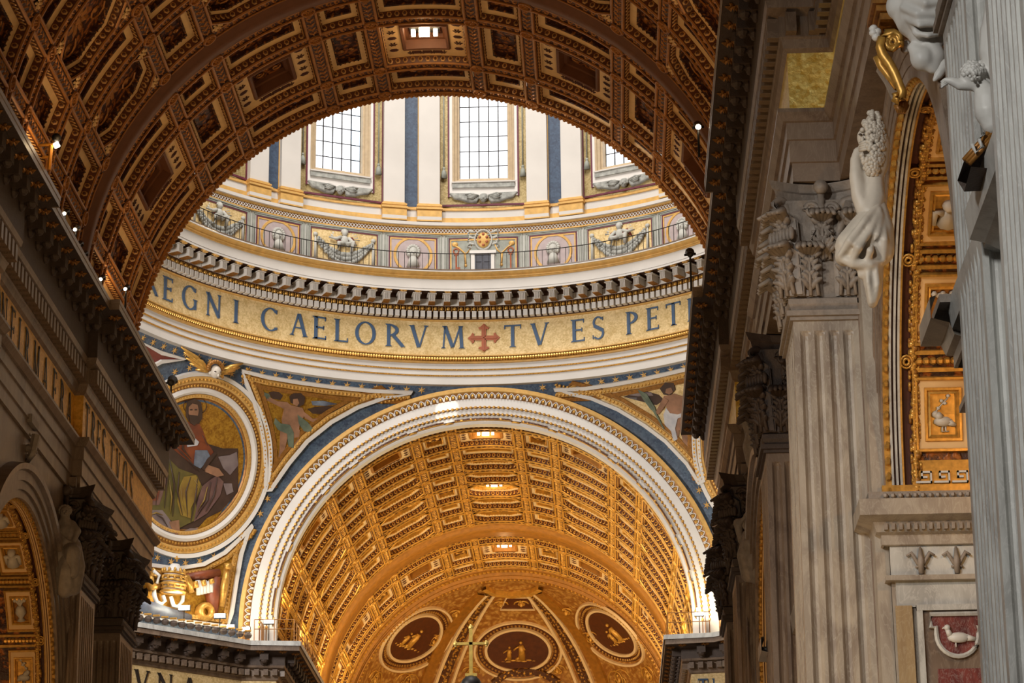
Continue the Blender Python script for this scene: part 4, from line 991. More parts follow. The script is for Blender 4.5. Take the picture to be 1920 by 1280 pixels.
flood(432, 1174, 148, 'lower bright floodlight beside the blue band', .55, .22); flood(461, 1179, 148.2, 'bright floodlight at the start of the ledge railing', .55, .26)
flood(504, 1165, 149.2, 'bright floodlight in front of the left foot of the white arch', .75, .22, power=120)
flood(1311, 1150, 149.4, 'bright floodlight in front of the right foot of the white arch', .65, .22, power=450)
flood(1360, 1162, 148.2, 'bright floodlight left of the brown capitals on the right ledge', .5, .3); flood(1388, 1156, 147.2, 'glowing floodlight against the brown capitals on the right ledge', .4, .35, power=160)
flood(1384, 1137, 148, 'small starry floodlight just above the right ledge lamps', .25, .2)
for px, py, lb in ((376, 426, 'left of the three glowing lamps on the drum balcony'), (388, 431, 'middle of the three glowing lamps on the drum balcony'), (398, 435, 'right of the three glowing lamps on the drum balcony')):
    q = onDrum(px - 3, py + 2, 18.9); r = thing('balcony_lamp', lb, 'lamp', q); mb = MB(); mb.box(-.32, .32, -.08, .08, -.12, .12); mb.build('lit_tube', M['lampglow'], r)
    mb = MB(); mb.box(-.34, .34, .08, .2, -.14, .14); mb.tube([(0, .1, -.1), (0, .1, 53.6 - q.z)], .03, 5); mb.build('bracket', M['iron'], r)
# string of small garland lights along the left ledge
mb = MB()
for i in range(26):
    t = i / 25; p = Vector((-24, 138.0, 31.3)).lerp(Vector((-13.6, 148.2, 31.3)), t); mb.mat(0).ball(p, .24, .2, .2, None, 7, 4); mb.mat(1).tube([p + Vector((-.2, -.15, .25)), p + Vector((.2, -.15, .25))], .06, 5)
mb.build('garland_molding', [M['carved_shaded'], M['gilt']], bpy.data.objects['wall_pier_left'])
# ------------------------------------------------------------------ chancel side walls and apse
cw_ = thing('wall_chancel', 'gilded lower walls of the chancel beside the apse', 'wall', kind='structure')
mb = MB()
for s in (-1, 1): mb.quad((s * 13, 149.4, -1.7), (s * 13, 193, -1.7), (s * 13, 193, 32.4), (s * 13, 149.4, 32.4))
mb.build('side_wall', M['far_band'], cw_)
AC = Vector((0, 191.9, H2)); AR = 12.25
apse = thing('wall_apse', 'golden half dome of the apse with curved ribs, oval reliefs and foliage', 'wall', kind='structure')
mb = MB(); n, k = 72, 30
g = [[mb.V(AC + sdir(-92 + 184 * i / n, 90 * j / k) * AR) for i in range(n + 1)] for j in range(k + 1)]
for j in range(k):
    for i in range(n): mb.F(g[j][i], g[j][i + 1], g[j + 1][i + 1], g[j + 1][i])
mb.build('half_dome', relief('apse_ground', (.3, .11, .015), (.62, .34, .08), 3.2, metal=.1, cut=(.3, .62), dist=.06), apse, True)
mb = MB(); mb.ring([[(math.sin(math.radians(a)) * AR, AC.y + math.cos(math.radians(a)) * AR, z) for z in (-1.7, H2)] for a in range(-90, 91, 6)]); mb.build('apse_wall', M['far_band'], apse)
def onA(u, v): return onS(u, v, AC, AR)
def onApseArc(az0, az1, el0=6, el1=74, n=26): return [AC + sdir(az0 + (az1 - az0) * i / n, el0 + (el1 - el0) * i / n) * AR for i in range(n + 1)]
for s in (-1, 1):
    for az0, az1, w_, hh, mt, nm in ((41, 39, .5, .22, 'far_band', 'rib'), (36.6, 32.5, .13, .22, 'far_pale', 'fillet'), (30.2, 22, .12, .2, 'far_pale', 'fillet'), (33.5, 28, .42, .1, 'far_relief', 'leaf_strip')):
        sweep_pts(onApseArc(s * az0, s * az1), [(-w_, 0), (-w_ * .9, hh), (w_ * .9, hh), (w_, 0)], mt, nm, apse, False, AC, False, (0, hh, .3, .1) if nm == 'leaf_strip' else None)
def oval(az, el, rm, sx, prof, mt, nm, beads=None): sweep_pts(circ_on_sphere(az, el, rm, 60, AC, AR, sx), prof, mt, nm, apse, True, AC, False, beads)
for az, el, sc in ((2.5, 45.0, 1.), (-63, 46, 1.15), (68, 46, 1.15)):
    oval(az, el, 1.95 * sc, 1.32, [(-.12, 0), (-.1, .22), (.1, .22), (.12, 0)], 'far_pale', 'oval_fillet')
    oval(az, el, 2.3 * sc, 1.32, [(-.2, 0), (-.15, .1), (.15, .1), (.2, 0)], 'far_dark', 'oval_leaves', (0, .1, .3, .11))
    oval(az, el, 2.7 * sc, 1.3, [(-.1, 0), (-.08, .2), (.08, .2), (.1, 0)], 'far_pale', 'oval_fillet')
    pts = circ_on_sphere(az, el, 1.85 * sc, 40, AC, AR, 1.32); mb = MB(); c = AC + sdir(az, el) * (AR - .12)
    ci = mb.V(c); idx = [mb.V(p + (AC - p).normalized() * .08) for p in pts]
    for j in range(len(idx)): mb.F(idx[j], idx[(j + 1) % len(idx)], ci)
    y_ = sdir(az, el); x_ = y_.cross(Vector((0, 0, 1))).normalized(); z_ = x_.cross(y_); FR = Matrix((x_, y_, z_)).transposed().to_4x4(); FR.translation = c
    mb.build('oval_relief_ground', M['far_dark'], apse)
    mb = MB()   # two robed figures and ground line in low relief
    for fx, fs, lean in ((.25, 1.0, 0), (-.75, .72, .25)):
        B = lambda x, y, z: FR @ Vector((fx + x * fs, y, -.9 + z * fs))
        mb.tube([B(0, 0, 0), B(.03, -.1, .8), B(lean * .4, -.12, 1.3)], [.3 * fs, .24 * fs, .2 * fs], 8); mb.ball(B(lean * .5, -.14, 1.6), .14 * fs, None, None, None, 8, 5)
        mb.tube([B(-.1, -.1, 1.25), B(-.4, -.16, 1.1), B(-.6, -.14, .9)], .07 * fs, 6); mb.tube([B(.1, -.1, 1.25), B(.3, -.16, .9)], .07 * fs, 6); mb.tube([B(-.2, -.1, .2), B(-.45, -.12, 0)], .12 * fs, 6)
    for i in range(9): mb.ball(FR @ Vector((-1.7 + .42 * i, -.04, -1.0 - .05 * (i % 3))), .3, .08, .09, None, 7, 4)
    mb.build('relief_figures', M['far_egg'], apse, True)
for s in (-1, 1):   # scrolling foliage with small winged figures between the ribs
    mb = MB()
    for az, el, r in ((s * 50, 28, .9), (s * 46, 46, .7), (s * 58, 22, .6), (s * 16, 24, .6), (s * 10, 68, .4), (s * 44, 60, .5), (s * 72, 26, .8), (s * 20, 35, .5)):
        cpt = AC + sdir(az, el) * AR; y_ = sdir(az, el); x_ = y_.cross(Vector((0, 0, 1))).normalized(); z_ = x_.cross(y_)
        for sg in (-1, 1):
            pts = [cpt - y_ * .1 + (x_ * math.cos(t) * sg + z_ * math.sin(t)) * r * (1.1 - t / 8) + x_ * sg * r * .3 for t in [q * .6 for q in range(13)]]
            mb.tube(pts, [.07 * (1 - .03 * q) for q in range(13)], 5)
        mb.ball(cpt - y_ * .12, .16, .16, .26, None, 7, 4); mb.ball(cpt - y_ * .12 + z_ * .36, .12, None, None, None, 7, 4)
    mb.build('foliage_scrolls', M['far_egg'], apse, True)
mb = MB()   # gilded half shell where the ribs meet, with a trapezoid panel below
Pq = [onA(u, v) for u, v in ((906, 1098), (925, 1108), (960, 1112), (995, 1108), (1015, 1098))]
sweep_pts([p for p in Pq], [(-.25, 0), (-.2, .35), (.2, .35), (.25, 0)], 'far_egg', 'crown_rim', apse, False, AC)
tz = [(950, 1118), (992, 1118), (1003, 1141), (938, 1141)]
sweep_px(tz, [(-.06, 0), (-.05, .15), (.05, .15), (.06, 0)], 'far_pale', 'panel_fillet', apse, True, onA, AC, 1); patch(tz, onA, 'panel_ground', 'far_dark', apse, .06, AC, 12)
sweep_px([(925, 1280), (950, 1262), (985, 1257), (1020, 1262), (1050, 1280)], [(-.3, 0), (-.25, .3), (.25, .3), (.3, 0)], 'far_relief', 'window_arch', apse, False, onA, AC, 4)
# ------------------------------------------------------------------ cross on the canopy top in the crossing
q = onY(883, 1222, DC)
cr = thing('canopy_cross', 'slender gilt cross on a dark orb standing in front of the apse', 'cross', (q.x, DC, q.z))
mb = MB(); mb.box(-.09, .09, -.07, .07, -1.15, 1.2); mb.box(-.72, .72, -.07, .07, .36, .5)
for x, z in ((-.78, .43), (.78, .43), (0, 1.26)): mb.ball((x, 0, z), .13, .1, .13); mb.ball((x, 0, z + .12), .06); mb.ball((x, 0, z - .12), .06)
mb.box(-.3, .3, -.1, .1, -1.25, -1.1); mb.build('cross', plain('cross_gilding', (.85, .6, .15), .4, .3), cr)
mb = MB(); mb.ball((0, 0, -1.75), .55, None, None, None, 16, 10); mb.build('orb', M['iron'], cr, True)
# ------------------------------------------------------------------ nave side walls
def acanthus(w_, h_, curl=.35, n=7, kk=8):
    """leaf: root at origin, rises along z, lobed fingers on both sides, tip curls towards -y"""
    mb = MB(); rows = []
    def sp(t):
        if t < .72: return Vector((0, -.1 - .12 * t, h_ * t / .72 * .9))
        q = (t - .72) / .28 * PI * .9; return Vector((0, -.19 - (1 - math.cos(q)) * curl * .5, h_ * .9 + math.sin(q) * h_ * .12))
    for i in range(kk):
        t = i / (kk - 1); c = sp(t); ww = w_ * (.42 if t < .72 else .36 * (1 - (t - .72) * 1.6))
        rows.append([c + Vector(((-1 + 2 * j / (n - 1)) * ww, .1 * abs(-1 + 2 * j / (n - 1)) - (.05 if j % 2 else 0), 0)) for j in range(n)])
    mb.ring(rows); mb.ring([[p + Vector((0, .06, -.02)) for p in r] for r in rows])
    for lv, t in enumerate((.12, .34, .56)):
        for sg in (-1, 1):
            for k in range(3):
                a = sp(t + .03 * k); L = w_ * (.4 - .05 * k); an = .35 + .5 * k
                b = a + Vector((sg * L * math.cos(an) * .6, -.05, L * math.sin(an) + .08 * h_)); e = a + Vector((sg * L * math.cos(an * .8), -.16, L * math.sin(an) + .1 * h_))
                mb.tube([a, b, e], [.08, .095, .035], 6)
    for k in range(5):
        u = -1 + k / 2; a = sp(.7); b = sp(.86); e = sp(1.0)
        mb.tube([a + Vector((u * w_ * .18, -.03, 0)), b + Vector((u * w_ * .34, -.04, .02)), e + Vector((u * w_ * .42, 0, -.06 * abs(u)))], [.08, .1, .05], 6)
    for u in (-.5, 0, .5): mb.tube([Vector((u * w_ * .5, -.14, 0)), sp(.4) + Vector((u * w_ * .35, -.06, 0)), sp(.75) + Vector((u * w_ * .1, -.05, 0))], [.05, .05, .03], 5)
    return mb
def volute(mb, c, ex, r, t=.22):
    """scroll in the plane of ex and z"""
    ex = Vector(ex).normalized(); ez = Vector((0, 0, 1)); c = Vector(c)
    pts = [c + (ex * math.cos(a) + ez * math.sin(a)) * r * (1 - a / 17) for a in [q * .5 for q in range(27)]]
    mb.tube(pts, [t * (1 - q / 40) for q in range(27)], 6); mb.ball(c, t * .8)
def capital(root, sx, X0, X1, Y0, Y1, z0, z1, mat):
    """pilaster capital: near face looks to -y, front face looks to the nave; sx = side"""
    H_ = z1 - z0; cap = put(None, 'capital', root)
    xa, xb = (X0, X1) if sx > 0 else (-X1, -X0); xf = X0 if sx > 0 else -X0
    mb = MB(); rows = []
    for z, g in ((z0, .0), (z0 + .06 * H_, .1), (z0 + .1 * H_, .1), (z0 + .12 * H_, .0), (z0 + .7 * H_, .05), (z0 + .86 * H_, .22)):
        rows.append([(xa - (g if sx > 0 else 0), Y0 - g, z), (xb + (g if sx < 0 else 0), Y0 - g, z), (xb + (g if sx < 0 else 0), Y1 + g, z), (xa - (g if sx > 0 else 0), Y1 + g, z)])
    mb.ring(rows, True); mb.build('bell', M[mat], cap)
    mb = MB(); rows = []
    for z, g in ((z0 + .87 * H_, .3), (z0 + .93 * H_, .36), (z0 + .94 * H_, .42), (z1 - .02, .5), (z1, .5)):   # concave-sided abacus
        row = []
        fx = [(0, 0)]
        def edge(p, q, n=6, dip=.42): return [(p[0] + (q[0] - p[0]) * i / n, p[1] + (q[1] - p[1]) * i / n, math.sin(PI * i / n) * dip) for i in range(n)]
        fr = X0 - g; ya_, yb_ = Y0 - g, Y1 + g; back = X1 + .1
        for (x, y, d), nrm in [(e, (0, 1)) for e in edge((back, ya_), (fr, ya_))] + [(e, (1, 0)) for e in edge((fr, ya_), (fr, yb_))] + [(e, (0, -1)) for e in edge((fr, yb_), (back, yb_))]:
            row.append((sx * (x + nrm[0] * d), y + nrm[1] * d, z))
        rows.append(row)
    mb.ring(rows, True, True); mb.build('abacus', M[mat], cap)
    mats = M[mat]
    W_ = X1 - X0; D_ = Y1 - Y0
    for row, (zz, hh, ww) in enumerate(((z0 + .12 * H_, .36 * H_, 1.), (z0 + .4 * H_, .34 * H_, .9))):
        me = _cache.get(('leaf', row, mat)) or acanthus(.78 * ww, hh, .5).mesh('acanthus_leaf', mats, True); _cache[('leaf', row, mat)] = me
        xs = (.28, .85) if row == 0 else (.5, 1.0)
        for f in xs: put(me, 'acanthus_leaf', cap, Matrix.Translation((sx * (X0 + W_ * f), Y0, zz)))
        for f in ((.15, .5, .85) if row == 0 else (.0, .33, .67, 1.0)):
            put(me, 'acanthus_leaf', cap, Matrix.Translation((sx * X0, Y0 + D_ * f, zz)) @ Matrix.Rotation(-sx * PI / 2, 4, 'Z'))
        put(me, 'acanthus_leaf', cap, Matrix.Translation((sx * X0, Y0, zz)) @ Matrix.Rotation(-sx * PI / 4, 4, 'Z') @ Matrix.Diagonal((1.1, 1.2, 1, 1)))
    for cx, cy, e in ((X0 - .12, Y0 - .12, (-1, -1, 0)), (X0 - .12, Y1 + .12, (-1, 1, 0)), (X1 - .1, Y0 - .2, (1, -.3, 0))):
        mb = MB(); ex = Vector((sx * e[0], e[1], 0)); volute(mb, (sx * cx, cy, z0 + .76 * H_), ex, .36 * H_ / 3.2, .13)
        mb.tube([(sx * (cx + .5 * -e[0]), cy - .5 * e[1], z0 + .45 * H_), (sx * (cx + .2 * -e[0]), cy - .2 * e[1], z0 + .7 * H_), (sx * cx, cy, z0 + .84 * H_)], [.12, .12, .14], 6)
        mb.build('volute', mats, cap, True)
        mb = MB()   # ribbed leaf under the scroll
        for q in range(7): t = -1.2 + q * .4; mb.ball((sx * cx + ex.x * .1 + ex.y * .2 * t, cy + ex.y * .1 - ex.x * .2 * t, z0 + .58 * H_), .09, .1, .2, None, 6, 4)
        mb.build('curled_leaf', mats, cap, True)
    mb = MB()
    for f in (.5,):
        mb.tube([(sx * (X0 + W_ * f), Y0 - .1, z0 + .5 * H_), (sx * (X0 + W_ * f), Y0 - .25, z0 + .9 * H_)], [.06, .1], 6)
        for sg in (-1, 1):
            volute(mb, (sx * (X0 + W_ * f) + sg * .24, Y0 - .22, z0 + .78 * H_), (sg, 0, 0), .2, .07)
            for q in range(3): mb.tube([(sx * (X0 + W_ * f), Y0 - .1, z0 + .4 * H_), (sx * (X0 + W_ * f) + sg * (.16 + .1 * q), Y0 - .25, z0 + (.62 - .05 * q) * H_), (sx * (X0 + W_ * f) + sg * (.28 + .12 * q), Y0 - .3, z0 + (.58 - .07 * q) * H_)], [.05, .07, .03], 5)
    mb.ball((sx * (X0 + W_ * .5), Y0 - .35, z0 + .95 * H_), .2, .16, .2, None, 8, 5)
    mb.build('stems', mats, cap, True)
def pilaster(root, sx, X0, X1, Y0, Y1, zb, zt, mat, nside=4, nfront=7, cap_to=None, capmat='carved'):
    """fluted shaft with a capital"""
    def prof(sc, dep):
        """outline from the wall round near side, front and far side"""
        pts = []; cx, cy = X1, (Y0 + Y1) / 2
        def run(p, q, n, nrm):
            p, q = Vector(p), Vector(q); L = (q - p).length; e = L * .07; o = [p]
            d = (q - p) / L; fw = (L - 2 * e) / n
            for i in range(n):
                a = p + d * (e + fw * i + fw * .12)
                for k in range(5): t = k / 4; o.append(a + d * fw * .76 * t - Vector(nrm) * math.sin(PI * t) * fw * .34 * dep)
            return o
        pts += run((X1, Y0), (X0, Y0), nside, (0, -1)); pts += run((X0, Y0), (X0, Y1), nfront, (-1, 0)); pts += run((X0, Y1), (X1, Y1), 1, (0, 1)); pts.append(Vector((X1, Y1)))
        return [(sx * (cx + (p.x - cx) * sc), cy + (p.y - cy) * sc) for p in pts]
    mb = MB(); rows = []
    for z, sc, dep in ((zb, 1.1, 1), (zb + (zt - zb) * .5, 1.06, 1), (zt - .85, 1.0, 1), (zt - .62, 1.0, .98), (zt - .5, 1.0, .75), (zt - .42, 1.0, .35), (zt - .38, 1, 0), (zt - .1, 1, 0)):
        rows.append([(x, y, z) for x, y in prof(sc, dep)])
    mb.ring(rows); sh = mb.build('fluted_shaft', M[mat], root)
    mb = MB()
    for z0, z1, g in ((zt - .12, zt - .02, .08), (zt - .02, zt + .12, .16)): mb.box(min(sx * (X0 - g), sx * X1), max(sx * (X0 - g), sx * X1), Y0 - g, Y1 + g, z0, z1)
    mb.build('astragal', M[capmat], root)
    if cap_to: capital(root, sx, X0, X1, Y0, Y1, zt + .1, cap_to, capmat)
def gilt_coffer_soffit(root, sx, Xw, Yc, zs, R, pal, pale, ks=1., line='marble'):
    """panelled intrados of an aisle arch"""
    def S3(x, a, d=0): a = math.radians(a); x = Xw + (x - Xw) * ks; return (sx * x, Yc + math.cos(a) * (R + d), zs + math.sin(a) * (R + d))
    X = Xw; rel, eggm, bandm = pal
    def strip(name, x0, x1, d0, d1, mat, a0=0, a1=180, n=48):
        mb = MB(); mb.ring([[S3(x, a, d) for x, d in ((x0, .3), (x0, d0), (x1, d1), (x1, .3))] for a in [a0 + (a1 - a0) * i / n for i in range(n + 1)]]); return mb.build(name, M[mat], root)
    strip('gilt_strip', X, X + .17, 0, 0, eggm)
    mb = MB()
    for i in range(60): a = 1 + 178 * i / 59; mb.ball(S3(X + .085, a, -.02), .075, .13, .12, None, 6, 4)
    mb.build('egg_row', M[eggm], root, kind='stuff')
    for x0, x1, d, m_ in ((X + .17, X + .23, -.05, line), (X + .23, X + .29, .05, 'nave_band'), (X + .29, X + .35, -.06, line), (X + .35, X + .4, .04, 'nave_band'), (X + .4, X + .46, -.05, line), (X + .46, X + .51, -.08, eggm), (X + .51, X + .8, .06, 'nave_dark'), (X + .8, X + .85, -.08, eggm)): strip('molding', x0, x1, d, d, m_)
    strip('soffit_ground', X + .85, X + 3.9, .06, .06, rel)
    mb = MB(); random.seed(3)
    for i in range(230):
        a = 1 + 178 * i / 229
        mb.mat(i % 3 == 0 and 1 or 0).ball(S3(X + .86 + random.uniform(-.06, .06), a, .0), .1, .1, .1, None, 6, 4)
        if True: mb.mat(1 if i % 2 else 0).ball(S3(X + .86 + random.choice((-.12, .12)), a + .6, .02), .05, .09, .09, None, 5, 3)
    mb.build('fruit_garland', [M['gilt'], M['gilt_dk']], root, True, kind='stuff')
    a = 16.0; k = 0; random.seed(5)
    while a < 170:
        h = 6.6; x0, x1 = X + .95, X + 2.3
        cof = put(None, 'coffer', root)
        def fr(name, levels, mat, nseg=3):
            mb = MB(); rows = []
            for mx, ma, d in levels:
                L = []
                for i in range(nseg): L.append(S3(x0 + mx, a - h + ma + (2 * h - 2 * ma) * i / nseg, d))
                for i in range(nseg): L.append(S3(x0 + mx + (x1 - x0 - 2 * mx) * i / nseg, a + h - ma, d))
                for i in range(nseg): L.append(S3(x1 - mx, a + h - ma - (2 * h - 2 * ma) * i / nseg, d))
                for i in range(nseg): L.append(S3(x1 - mx - (x1 - x0 - 2 * mx) * i / nseg, a - h + ma, d))
                rows.append(L)
            mb.ring(rows, True); return mb.build(name, M[mat], cof)
        g = 180 / PI / R
        fr('outer_molding', [(-.1, -.1 * g, .06), (-.08, -.08 * g, -.08), (-.02, -.02 * g, -.08), (0, 0, -.02)], eggm)
        fr('frame', [(0, 0, -.02), (.17, .17 * g, -.02)], pale); fr('inner_molding', [(.17, .17 * g, -.02), (.18, .18 * g, -.08), (.24, .24 * g, -.08), (.27, .27 * g, -.02), (.33, .33 * g, -.04), (.34, .34 * g, .04)], eggm)
        mb = MB(); mb.ring([[S3(x, q, .04) for x in (x0 + .34, x1 - .34)] for q in (a - h + .34 * g, a, a + h - .34 * g)]); mb.build('panel', M['gilt'] if k % 2 == 0 else M['gilt_dk'], cof)
        mb = MB(); xm = (x0 + x1) / 2; m_ = lambda u, v_, d=-.02: S3(xm + u, a + v_ * g, d)
        if k == 0:   # dove holding a branch
            mb.ball(m_(0, -.18), .24, .12, .13, None, 8, 5); mb.ball(m_(-.2, .0), .09); mb.tube([m_(-.05, -.1), m_(-.18, .0)], .1, 6); mb.tube([m_(.15, -.2), m_(.34, -.28)], [.1, .04], 6)
            mb.tube([m_(-.24, .02), m_(-.05, .22), m_(.14, .4)], .02, 4); [mb.ball(m_(-.12 + .09 * i, .2 + .06 * i + (.07 if i % 2 else -.05)), .06, .03, .05, None, 5, 3) for i in range(4)]
            mb.tube([m_(-.02, -.3), m_(-.04, -.42), m_(.05, -.42)], .025, 4); mb.tube([m_(.06, -.3), m_(.06, -.42), m_(.15, -.42)], .025, 4)
        elif k % 3 == 1:
            mb.tube([m_(0, -.4), m_(0, -.3), m_(0, -.1), m_(0, .08), m_(0, .16)], [.16, .07, .2, .16, .1], 8); [mb.tube([m_(0, .14), m_(u * .5, .3), m_(u, .4)], [.03, .04, .05], 5) for u in (-.24, -.1, .08, .24)]; [mb.ball(m_(u, .38), .08, None, None, None, 6, 4) for u in (-.24, 0, .24)]
        else:
            mb.ball(m_(0, .2), .15, .12, .18, None, 8, 6); mb.tube([m_(0, .05), m_(0, -.35)], [.1, .26], 8)
            for sg in (-1, 1): mb.tube([m_(sg * .12, -.02), m_(sg * .34, .02), m_(sg * .34, -.36)], [.1, .1, .06], 6)
        mb.build('relief_figure', M['statue'], cof, True)
        # transverse garland band between the coffers
        am = a + 10.4
        mb = MB()
        for q in (-1.7, 1.7): mb.ring([[S3(x, am + q + e, d) for e, d in ((-.45, .06), (-.4, -.05), (.4, -.05), (.45, .06))] for x in (X + .85, X + 3.9)])
        for i in range(9): mb.ball(S3(X + 1.0 + .19 * i, am, .0), .1, .09, .1, None, 6, 4)
        mb.build('garland_band', M['gilt'], root)
        mb = MB(); 
        for r_, rr in ((.16, .03), (.08, .04)): mb.tube([S3(X + .65 + math.cos(q) * r_, am + math.sin(q) * r_ * g, -.06) for q in [2 * PI * j / 12 for j in range(12)]], rr, 5, True)
        mb.build('rosette', M['gilt'], root, True)
        a += 20.8; k += 1
def aisle_arch(root, sx, Xw, Yc, zs, R, ztop, mat, gilt=('nave_relief', 'gilt', 'nave_band'), pale='nave_pale', yspan=None, ks=1., line='marble'):
    n = 36; y0, y1 = yspan
    mb = MB()    # wall with the arch cut out
    def top(a):
        c, s_ = math.cos(a), math.sin(a); t = 1e9
        if s_ > 1e-6: t = (ztop - zs) / s_
        if c > 1e-6: t = min(t, (y1 - Yc) / c)
        if c < -1e-6: t = min(t, (y0 - Yc) / c)
        return t
    rows = []
    for i in range(n + 1):
        a = PI * i / n; rows.append([(sx * Xw, Yc + math.cos(a) * r, zs + math.sin(a) * r) for r in (R, top(a))])
    mb.ring(rows); mb.quad((sx * Xw, y0, zs), (sx * Xw, Yc - R, zs), (sx * Xw, Yc - R, -1.7), (sx * Xw, y0, -1.7)); mb.quad((sx * Xw, y1, zs), (sx * Xw, Yc + R, zs), (sx * Xw, Yc + R, -1.7), (sx * Xw, y1, -1.7))
    # return walls between arch and pier
    for yq, dq, bk in ((y1, 1, -.36), (y0, -1, .3)): mb.box(*sorted((sx * (Xw + bk), sx * (Xw + 4))), *sorted((yq, yq + dq * .3)), -1.7, ztop)
    for yy_ in (y0, y1): mb.V((sx * Xw, yy_, ztop))
    mb.build('arch_wall', M[mat], root)
    mb = MB(); mb.quad((sx * (Xw + .02), y0, zs), (sx * (Xw + .02), y1, zs + 0), (sx * (Xw + .02), y1, ztop), (sx * (Xw + .02), y0, ztop)) if False else None
    for nm, prof, m_ in (('archivolt', [(R, 0), (R, -.12), (R + .28, -.12), (R + .28, -.2), (R + .58, -.2), (R + .58, -.28), (R + .9, -.28), (R + .95, -.4), (R + 1.15, -.42), (R + 1.2, 0)], mat),):
        mb = MB(); mb.ring([[(sx * (Xw + o * (.3 if Xw > 13 else 1)), Yc + math.cos(a) * r, zs + math.sin(a) * r) for r, o in prof] for a in [PI * i / 48 for i in range(49)]]); mb.build(nm, M[m_], root)
    gilt_coffer_soffit(root, sx, Xw, Yc, zs, R, gilt, pale, ks, line)
    # jambs, impost cornice and panelled piers under the arch (the far one faces the viewer)
    for far in (1, -1):
        yj = Yc + far * R; d = -far
        def bx(name, x0, x1, p, z0, z1, m_):
            mb = MB(); a, b = sorted((sx * x0, sx * x1)); c, e = sorted((yj + d * p, yj - d * .6)); mb.box(a, b, c, e, z0, z1); return mb.build(name, M[m_], root)
        bx('jamb', Xw, Xw + 4, 0, -1.7, zs, 'marble_warm')
        bx('impost_band', Xw - .1, Xw + 4, .08, zs - .02, zs + .28, 'gilt'); bx('impost', Xw - .5, Xw + 4, .62, zs - .18, zs - .02, 'carved')
        mb = MB(); q0 = sx * (Xw - .5); prof = [(.62, zs - .18), (.74, zs - .22), (.74, zs - .62), (.4, zs - .72), (.32, zs - .95), (.2, zs - 1.0), (.2, zs - 1.24), (.14, zs - 1.26)]
        plan = [(sx * Xw, Yc + (R + 1.0) * far), (sx * Xw, yj), (sx * (Xw + 4), yj)]
        sd = (1 if sx * far > 0 else -1) * -1
        plan_sweep(mb, plan, prof, -sd * 1 if False else sd); mb.build('impost_cornice', M['marble_warm'], root)
        mb = MB()
        for i in range(22): x = sx * (Xw - .1 + .18 * i); mb.ball((x, yj + d * .7, zs - .14), .07, .06, .07, None, 5, 3); mb.box(x - .04, x + .04, *sorted((yj + d * .45, yj + d * .3)), zs - .92, zs - .76)
        mb.build('egg_row', M['carved'], root)
        bx('impost_frieze', Xw, Xw + 4, .1, zs - 2.0, zs - 1.24, 'marble'); bx('impost_fillet', Xw - .15, Xw + 4, .24, zs - 2.12, zs - 2.0, 'marble_warm'); bx('plain_band', Xw + .1, Xw + 4, .06, zs - 2.75, zs - 2.12, 'marble')
        if far > 0:
            lily = MB()
            lily.tube([(0, 0, -.32), (0, -.05, .0), (0, -.02, .34)], [.07, .09, .03], 6)
            for sg in (-1, 1): lily.tube([(0, 0, -.2), (sg * .12, -.04, .02), (sg * .22, -.04, .2), (sg * .34, -.04, .12)], [.04, .05, .05, .03], 5); lily.tube([(0, -.03, -.12), (sg * .14, -.03, -.16)], .03, 4)
            lme = lily.mesh('lily_relief', M['carved'], True)
            for i in range(4): put(lme, 'lily_relief', root, at(sx * (Xw + .72 + .86 * i), yj + d * .1 - .04, zs - 1.64))
            # framed coloured marble panel with a dove in a lobed medallion
            xa = Xw + .55; xb = Xw + 2.3; zt_ = zs - 2.72; yf = yj - .06
            B = lambda x0, x1, z0, z1, p, m_, nm: (lambda b_: (b_.box(*sorted((sx * x0, sx * x1)), yf - p, yf, z0, z1), b_.build(nm, M[m_], root)))(MB())
            B(xa, xa + .14, -1, zt_, .12, 'marble', 'panel_frame'); B(xb, xb + .14, -1, zt_, .12, 'marble', 'panel_frame'); B(xa, xb + .14, zt_ - .14, zt_, .13, 'marble', 'panel_frame')
            B(xa + .14, xb, 2, zt_ - .14, .03, 'marble_br', 'panel_border'); B(xa + .42, xb - .22, 2, zt_ - 1.55, .05, 'red_marble', 'red_panel')
            xm = (xa + xb) / 2 + .06; zc = zt_ - .72
            lobes = [(-.62, .46), (.62, .46), (.62, .16), (.5, .16), (.5, 0)] + [(.5 * math.cos(-t), .5 * math.sin(-t) - .02) for t in [PI * q / 14 for q in range(1, 14)]] + [(-.5, 0), (-.5, .16), (-.62, .16)]
            mb = MB(); pts = [(sx * xm + x * 1.0, zc + z * 1.05) for x, z in lobes]
            mb.tube([(x, yf - .1, z) for x, z in pts], .06, 6, True); mb.build('lobed_frame', M['marble'], root)
            mb = MB(); idx = [mb.V((x, yf - .07, z)) for x, z in pts]; mb.F(*idx); mb.build('red_field', M['red_marble'], root)
            mb = MB(); cx = sx * xm; mb.ball((cx + .02, yf - .14, zc - .1), .27, .1, .13, None, 10, 6); mb.tube([(cx - .18, yf - .14, zc - .05), (cx - .24, yf - .14, zc + .1)], [.08, .06], 6); mb.ball((cx - .24, yf - .15, zc + .14), .08); mb.tube([(cx - .3, yf - .15, zc + .15), (cx - .36, yf - .14, zc + .12)], [.03, .01], 4); mb.tube([(cx + .2, yf - .12, zc - .1), (cx + .42, yf - .1, zc - .14)], [.09, .05], 6); mb.tube([(cx - .05, yf - .12, zc - .2), (cx - .05, yf - .12, zc - .33)], .02, 4)
            mb.build('dove_relief', M['statue_w'], root, True)
            mb = MB()
            for sg in (-1, 1):
                for i in range(3): mb.tube([(cx + sg * (.12 + .12 * i), yf - .1, zt_ - 2.9), (cx + sg * (.16 + .14 * i), yf - .14, zt_ - 2.4), (cx + sg * (.3 + .16 * i), yf - .1, zt_ - 2.05 - .1 * i)], [.06, .07, .02], 6)
            mb.build('white_lily_relief', M['statue_w'], root, True)
